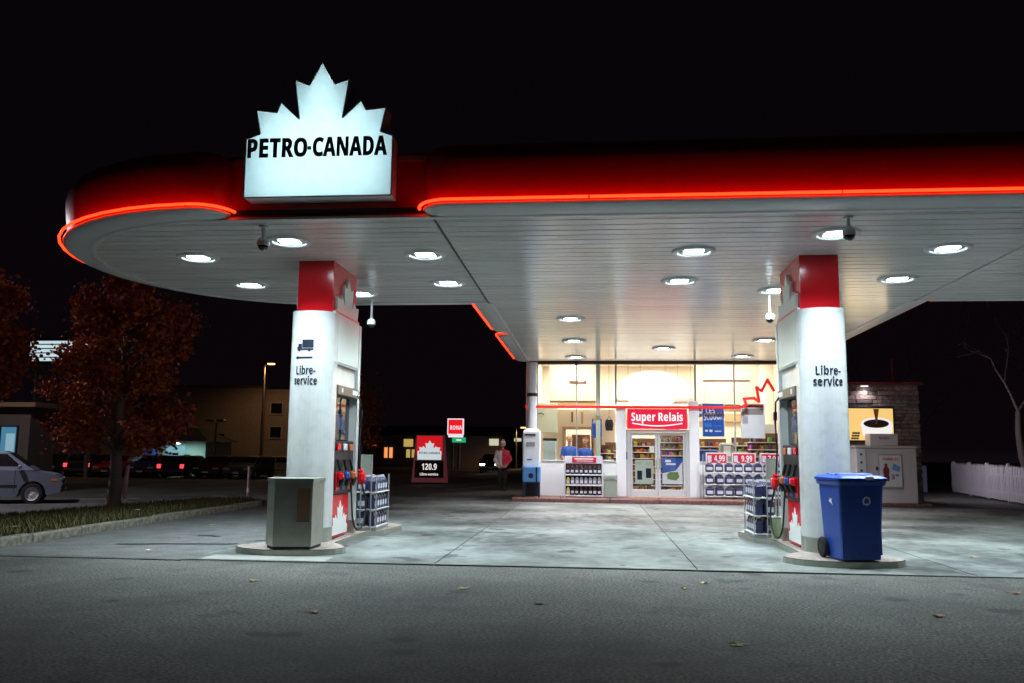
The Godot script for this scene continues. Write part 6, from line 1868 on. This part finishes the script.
# ------------------------------------------------------------------ right of the shop
func make_right_side() -> void:
	var f := thing("picket_fence", "white picket fence running back beside the stone wing", "fence")
	var a := Vector2(12.15, -25.3)
	var b := Vector2(13.6, -34.2)
	var d := (b - a).normalized()
	var n := int(a.distance_to(b) / 0.15)
	var pm := MB.new().prism(L2([-0.042, 0.06, 0.042, 0.06, 0.042, 1.06, 0.0, 1.13, -0.042, 1.06]), 0.015).mesh()
	var turn := -atan2(d.y, d.x)
	for k in n:
		var p := a + d * 0.15 * k
		var o := obj("picket", pm, M.picket, f, Vector3(p.x, rng.randf_range(-0.01, 0.01), p.y))
		o.rotation.y = turn + PI
		o.rotation.z = rng.randf_range(-0.01, 0.01)
	for y in [0.3, 0.82]:
		var m := (a + b) / 2
		var o := obj("rail", MB.new().box(Vector3(-a.distance_to(b) / 2, y - 0.04, 0.0), Vector3(a.distance_to(b) / 2, y + 0.04, 0.04)), M.picket, f, Vector3(m.x, 0, m.y))
		o.rotation.y = turn
	for k in 5:
		var p := a.lerp(b, k / 4.0)
		obj("post", MB.new().rbox(Vector3(-0.045, 0, -0.045), Vector3(0.045, 1.18, 0.045), 0.01), M.picket, f, Vector3(p.x + 0.11, 0, p.y))
	var f2 := thing("board_fence", "short pale blue boarded fence panel behind the stone wing", "fence", Vector3(11.9, 0, -34.4))
	for k in 12:
		obj("board", MB.new().rbox(Vector3(-0.85 + 0.145 * k, 0, -0.02), Vector3(-0.713 + 0.145 * k, 1.0, 0.02), 0.006), mat("board_blue", lin(0.35, 0.45, 0.6), 0.6), f2)
	obj("rail", MB.new().box(Vector3(-0.86, 0.7, -0.06), Vector3(0.9, 0.78, -0.021)), M.board_blue, f2)
	bare_tree("tall bare tree with a leaning trunk behind the picket fence", Vector3(14.6, 0, -30.0), 9.5, 3, -0.2)
	bare_tree("slim bare tree behind the boarded fence panel", Vector3(12.9, 0, -37.5), 8.0, 8, 0.12)
	bare_tree("bare tree standing far back beyond the stone wing", Vector3(19.5, 0, -40.0), 10.0, 14, -0.1)

# ------------------------------------------------------------------ people
func figure(bones: Array, cell: float) -> ArrayMesh:
	# bones: [a, b, radius a, radius b, linear colour]; one smooth skin over tapered capsules
	var lo := Vector3.INF
	var hi := -Vector3.INF
	for q in bones:
		for e in 2:
			var r: float = q[2 + e] + 0.06
			lo = lo.min(q[e] - Vector3.ONE * r)
			hi = hi.max(q[e] + Vector3.ONE * r)
	var nx := int((hi.x - lo.x) / cell) + 2
	var ny := int((hi.y - lo.y) / cell) + 2
	var nz := int((hi.z - lo.z) / cell) + 2
	var val := PackedFloat32Array()
	val.resize(nx * ny * nz)
	val.fill(1.0)
	for q in bones:
		var a: Vector3 = q[0]
		var ab: Vector3 = q[1] - a
		var l2 := maxf(ab.length_squared(), 1e-9)
		var ra: float = q[2]
		var rb: float = q[3]
		var m := maxf(ra, rb) + 0.05
		var p0: Vector3 = ((a.min(q[1]) - Vector3.ONE * m - lo) / cell).floor().max(Vector3.ZERO)
		var p1: Vector3 = ((a.max(q[1]) + Vector3.ONE * m - lo) / cell).ceil()
		for k in range(int(p0.z), mini(int(p1.z) + 1, nz)):
			for j in range(int(p0.y), mini(int(p1.y) + 1, ny)):
				for i in range(int(p0.x), mini(int(p1.x) + 1, nx)):
					var p := lo + Vector3(i, j, k) * cell
					var t := clampf((p - a).dot(ab) / l2, 0.0, 1.0)
					var d := (p - a - ab * t).length() - lerpf(ra, rb, t)
					var ix := (k * ny + j) * nx + i
					var o := val[ix]
					var h := maxf(0.03 - absf(o - d), 0.0) / 0.03
					val[ix] = minf(o, d) - h * h * 0.0075
	var vid := {}
	var vs := PackedVector3Array()
	for k in nz - 1:
		for j in ny - 1:
			for i in nx - 1:
				var s := 0
				for c in 8:
					if val[((k + (c >> 2)) * ny + j + ((c >> 1) & 1)) * nx + i + (c & 1)] < 0: s += 1
				if s == 0 or s == 8: continue
				var acc := Vector3.ZERO
				var cnt := 0
				for e in [[0, 1], [2, 3], [4, 5], [6, 7], [0, 2], [1, 3], [4, 6], [5, 7], [0, 4], [1, 5], [2, 6], [3, 7]]:
					var ca: int = e[0]
					var cb: int = e[1]
					var va := val[((k + (ca >> 2)) * ny + j + ((ca >> 1) & 1)) * nx + i + (ca & 1)]
					var vb := val[((k + (cb >> 2)) * ny + j + ((cb >> 1) & 1)) * nx + i + (cb & 1)]
					if (va < 0) != (vb < 0):
						var pa := Vector3(ca & 1, (ca >> 1) & 1, ca >> 2)
						var pb := Vector3(cb & 1, (cb >> 1) & 1, cb >> 2)
						acc += pa.lerp(pb, va / (va - vb))
						cnt += 1
				vid[(k * ny + j) * nx + i] = vs.size()
				vs.push_back(lo + (Vector3(i, j, k) + acc / cnt) * cell)
	var st := SurfaceTool.new()
	st.begin(Mesh.PRIMITIVE_TRIANGLES)
	st.set_smooth_group(0)
	for p in vs:
		var best := 9.0
		var cl := Color.WHITE
		for q in bones:
			var ab: Vector3 = q[1] - q[0]
			var t := clampf((p - q[0]).dot(ab) / maxf(ab.length_squared(), 1e-9), 0.0, 1.0)
			var d: float = (p - q[0] - ab * t).length() - lerpf(q[2], q[3], t)
			if d < best:
				best = d
				cl = q[4]
		st.set_color(cl)
		st.add_vertex(p)
	var sx := [1, nx, nx * ny]
	for key in vid:
		for ax in 3:
			var c0: int = key
			var u: int = sx[(ax + 1) % 3]
			var w: int = sx[(ax + 2) % 3]
			if not (vid.has(c0 - u) and vid.has(c0 - w) and vid.has(c0 - u - w)): continue
			var ka := c0
			var kb: int = c0 + sx[ax]
			if kb >= val.size() or (val[ka] < 0) == (val[kb] < 0): continue
			var q := [vid[c0], vid[c0 - u], vid[c0 - u - w], vid[c0 - w]]
			if val[ka] < 0: q.reverse()
			for i in [0, 1, 2, 0, 2, 3]: st.add_index(q[i])
	st.generate_normals()
	return st.commit()

func hand(at: Vector3, down: Vector3, side: Vector3, skin: Color) -> Array:
	var fwd := down.cross(side).normalized()
	var o := [[at, at + down * 0.08, 0.035, 0.036, skin]]
	for k in 4:
		var r := at + down * 0.085 + fwd * (0.027 - 0.018 * k)
		var l: float = [0.075, 0.085, 0.08, 0.06][k]
		o.append([r, r + down * l * 0.55 + side * 0.012, 0.0095, 0.009, skin])
		o.append([r + down * l * 0.55 + side * 0.012, r + down * l + side * 0.035, 0.009, 0.008, skin])
	o.append([at + down * 0.02 + fwd * 0.03, at + down * 0.07 + fwd * 0.06 + side * 0.02, 0.012, 0.01, skin])
	return o

func head_bones(y: float, skin: Color, hair: Color, turn := 0.0) -> Array:
	var c := cos(turn)
	var s := sin(turn)
	var f := func(x: float, yy: float, z: float) -> Vector3:
		return Vector3(x * c + z * s, y + yy, -x * s + z * c)
	return [[f.call(0, -0.16, -0.01), f.call(0, -0.05, 0.0), 0.055, 0.055, skin], [f.call(0, -0.01, 0.02), f.call(0, 0.05, 0.0), 0.075, 0.088, skin], [f.call(0, -0.06, 0.05), f.call(0, -0.04, 0.05), 0.045, 0.05, skin],
		[f.call(0, 0.02, 0.1), f.call(0, -0.01, 0.112), 0.012, 0.017, skin], [f.call(-0.085, 0.0, 0.0), f.call(-0.09, 0.03, -0.005), 0.018, 0.02, skin], [f.call(0.085, 0.0, 0.0), f.call(0.09, 0.03, -0.005), 0.018, 0.02, skin],
		[f.call(-0.032, 0.022, 0.092), f.call(-0.03, 0.022, 0.092), 0.012, 0.012, Color(0.03, 0.02, 0.02)], [f.call(0.032, 0.022, 0.092), f.call(0.03, 0.022, 0.092), 0.012, 0.012, Color(0.03, 0.02, 0.02)], [f.call(-0.02, -0.045, 0.093), f.call(0.02, -0.045, 0.093), 0.009, 0.009, Color(0.3, 0.1, 0.08)],
		[f.call(0, 0.075, -0.015), f.call(0, 0.06, -0.05), 0.088, 0.09, hair], [f.call(0, 0.0, -0.06), f.call(0, 0.04, -0.05), 0.07, 0.085, hair]]

func make_people() -> void:
	var pm := mat("figure_cloth", Color.WHITE, 0.75)
	pm.vertex_color_use_as_albedo = true
	var skin := Color(0.42, 0.24, 0.17)
	var dark := Color(0.02, 0.018, 0.02)
	var red := Color(0.5, 0.03, 0.07)
	var pale := Color(0.55, 0.5, 0.5)
	# pedestrian in a two coloured jacket, hands at the jacket pockets
	var b := [[Vector3(-0.09, 0.06, 0.02), Vector3(-0.1, 0.06, 0.13), 0.05, 0.042, dark], [Vector3(0.1, 0.06, 0.02), Vector3(0.11, 0.06, 0.13), 0.05, 0.042, dark],
		[Vector3(-0.09, 0.09, 0.0), Vector3(-0.1, 0.48, 0.02), 0.055, 0.07, dark], [Vector3(0.1, 0.09, 0.0), Vector3(0.1, 0.48, 0.02), 0.055, 0.07, dark],
		[Vector3(-0.1, 0.48, 0.02), Vector3(-0.09, 0.88, 0.0), 0.075, 0.1, dark], [Vector3(0.1, 0.48, 0.02), Vector3(0.09, 0.88, 0.0), 0.075, 0.1, dark],
		[Vector3(-0.06, 0.92, 0), Vector3(0.06, 0.92, 0), 0.135, 0.135, pale], [Vector3(0.05, 0.95, 0), Vector3(0.06, 1.3, 0), 0.14, 0.16, red], [Vector3(-0.05, 0.95, 0), Vector3(-0.06, 1.3, 0), 0.14, 0.16, pale],
		[Vector3(-0.1, 1.38, 0), Vector3(0.1, 1.38, 0), 0.1, 0.1, red],
		[Vector3(0.19, 1.38, 0), Vector3(0.29, 1.1, -0.02), 0.078, 0.066, red], [Vector3(0.29, 1.1, -0.02), Vector3(0.2, 0.95, 0.12), 0.06, 0.048, red],
		[Vector3(-0.19, 1.38, 0), Vector3(-0.28, 1.1, -0.02), 0.078, 0.066, pale], [Vector3(-0.28, 1.1, -0.02), Vector3(-0.2, 0.93, 0.13), 0.06, 0.048, pale]]
	b.append_array(head_bones(1.64, skin, Color(0.16, 0.03, 0.03), -0.4))
	b.append([Vector3(0, 1.72, -0.02), Vector3(0.02, 1.75, 0.0), 0.095, 0.09, pale])
	b.append_array(hand(Vector3(0.19, 0.94, 0.13), Vector3(-0.5, -0.7, 0.3).normalized(), Vector3(-0.6, 0.4, 0.6).normalized(), skin))
	b.append_array(hand(Vector3(-0.19, 0.92, 0.14), Vector3(0.5, -0.7, 0.3).normalized(), Vector3(0.6, 0.4, 0.6).normalized(), skin))
	var p := thing("person", "person in a red and white jacket standing by the street beyond the shop corner", "person", Vector3(-3.28, land(-3.28, -31.2), -31.2))
	obj("body", figure(b, 0.016), pm, p)
	# two clerks in blue behind the counter
	var blue := Color(0.02, 0.09, 0.42)
	for q in [[-0.74, -27.35, 1.66, Color(0.5, 0.36, 0.18), "clerk in a blue shirt with fair hair behind the counter", 0.3, 0.0], [-0.24, -27.6, 1.6, Color(0.1, 0.05, 0.02), "clerk in a blue shirt with brown hair behind the counter", -0.5, 0.03]]:
		var h: float = q[2]
		var c := [[Vector3(-0.09, 0.0, 0), Vector3(-0.09, 0.45, 0.01), 0.06, 0.07, dark], [Vector3(0.09, 0.0, 0), Vector3(0.09, 0.45, 0.01), 0.06, 0.07, dark], [Vector3(-0.09, 0.45, 0.01), Vector3(-0.08, 0.86, 0), 0.075, 0.1, dark], [Vector3(0.09, 0.45, 0.01), Vector3(0.08, 0.86, 0), 0.075, 0.1, dark],
			[Vector3(-0.06, 0.88, 0), Vector3(0.06, 0.88, 0), 0.13, 0.13, dark], [Vector3(-0.05, 0.95, 0), Vector3(-0.06, h - 0.36, 0), 0.13, 0.14, blue], [Vector3(0.05, 0.95, 0), Vector3(0.06, h - 0.36, 0), 0.13, 0.14, blue], [Vector3(-0.1, h - 0.28, 0), Vector3(0.1, h - 0.28, 0), 0.085, 0.085, blue],
			[Vector3(0.18, h - 0.28, 0), Vector3(0.25, h - 0.53, 0.02), 0.068, 0.055, blue], [Vector3(0.25, h - 0.53, 0.02), Vector3(0.18, h - 0.62, 0.22), 0.045, 0.035, skin], [Vector3(-0.18, h - 0.28, 0), Vector3(-0.25, h - 0.53, 0.02), 0.068, 0.055, blue], [Vector3(-0.25, h - 0.53, 0.02), Vector3(-0.16, h - 0.6, 0.22), 0.045, 0.035, skin]]
		c.append_array(head_bones(h, skin, q[3], q[5]))
		c.append_array(hand(Vector3(0.18, h - 0.62, 0.22), Vector3(-0.2, -0.1, 1).normalized(), Vector3(0, -1, 0), skin))
		c.append_array(hand(Vector3(-0.16, h - 0.6, 0.22), Vector3(0.2, -0.1, 1).normalized(), Vector3(0, -1, 0), skin))
		var pc := thing("person", q[4], "person", Vector3(q[0], 0.12, q[1]))
		obj("body", figure(c, 0.02), pm, pc)

func make_fallen_leaves() -> void:
	var cols := [lin(0.42, 0.3, 0.12), lin(0.3, 0.14, 0.06), lin(0.5, 0.42, 0.22)]
	var spots := [[-1.32, -8.85], [-0.5, -8.1], [1.2, -9.6], [0.95, -9.2], [4.3, -9.4], [1.05, -6.6], [-3.6, -9.0], [-6.4, -13.0], [-6.9, -15.2], [-0.4, -4.95], [2.1, -5.1], [5.2, -12.5], [-2.4, -7.4], [3.0, -8.0], [-6.0, -11.3], [-9.2, -13.6], [-9.8, -15.0], [-9.0, -16.4], [-10.4, -14.6], [-11.0, -17.2], [-8.9, -12.6], [-9.5, -18.0], [-10.9, -16.0], [-12.0, -18.4]]
	for k in spots.size():
		var b := MB.new()
		var pts := []
		for i in 10:
			var a := TAU * i / 10.0
			var r := (0.06 if i % 2 == 0 else 0.032) * rng.randf_range(0.85, 1.25)
			pts.append(Vector3(cos(a) * r, 0.004 + 0.018 * rng.randf(), sin(a) * r))
		for i in 10:
			b.tri(Vector3(0, 0.006, 0), pts[(i + 1) % 10], pts[i])
		b.tube([Vector3(0.05, 0.008, 0), Vector3(0.1, 0.012, 0.01)], 0.003, 3)
		var on_grass: bool = spots[k][0] < -8.5
		var y := land(spots[k][0], spots[k][1]) + (0.17 if on_grass else (0.016 if spots[k][1] < -10.6 else 0.002))
		var o := obj("fallen_leaf", b, mat("dry_leaf_%d" % (k % 3), cols[k % 3], 0.8), self, Vector3(spots[k][0], y, spots[k][1]))
		o.rotation.y = rng.randf() * TAU
		tag(o, "dry fallen leaf on the verge grass" if on_grass else "dry fallen leaf lying on the pavement", "leaf", "leaves on the verge" if on_grass else "leaves on the pavement")
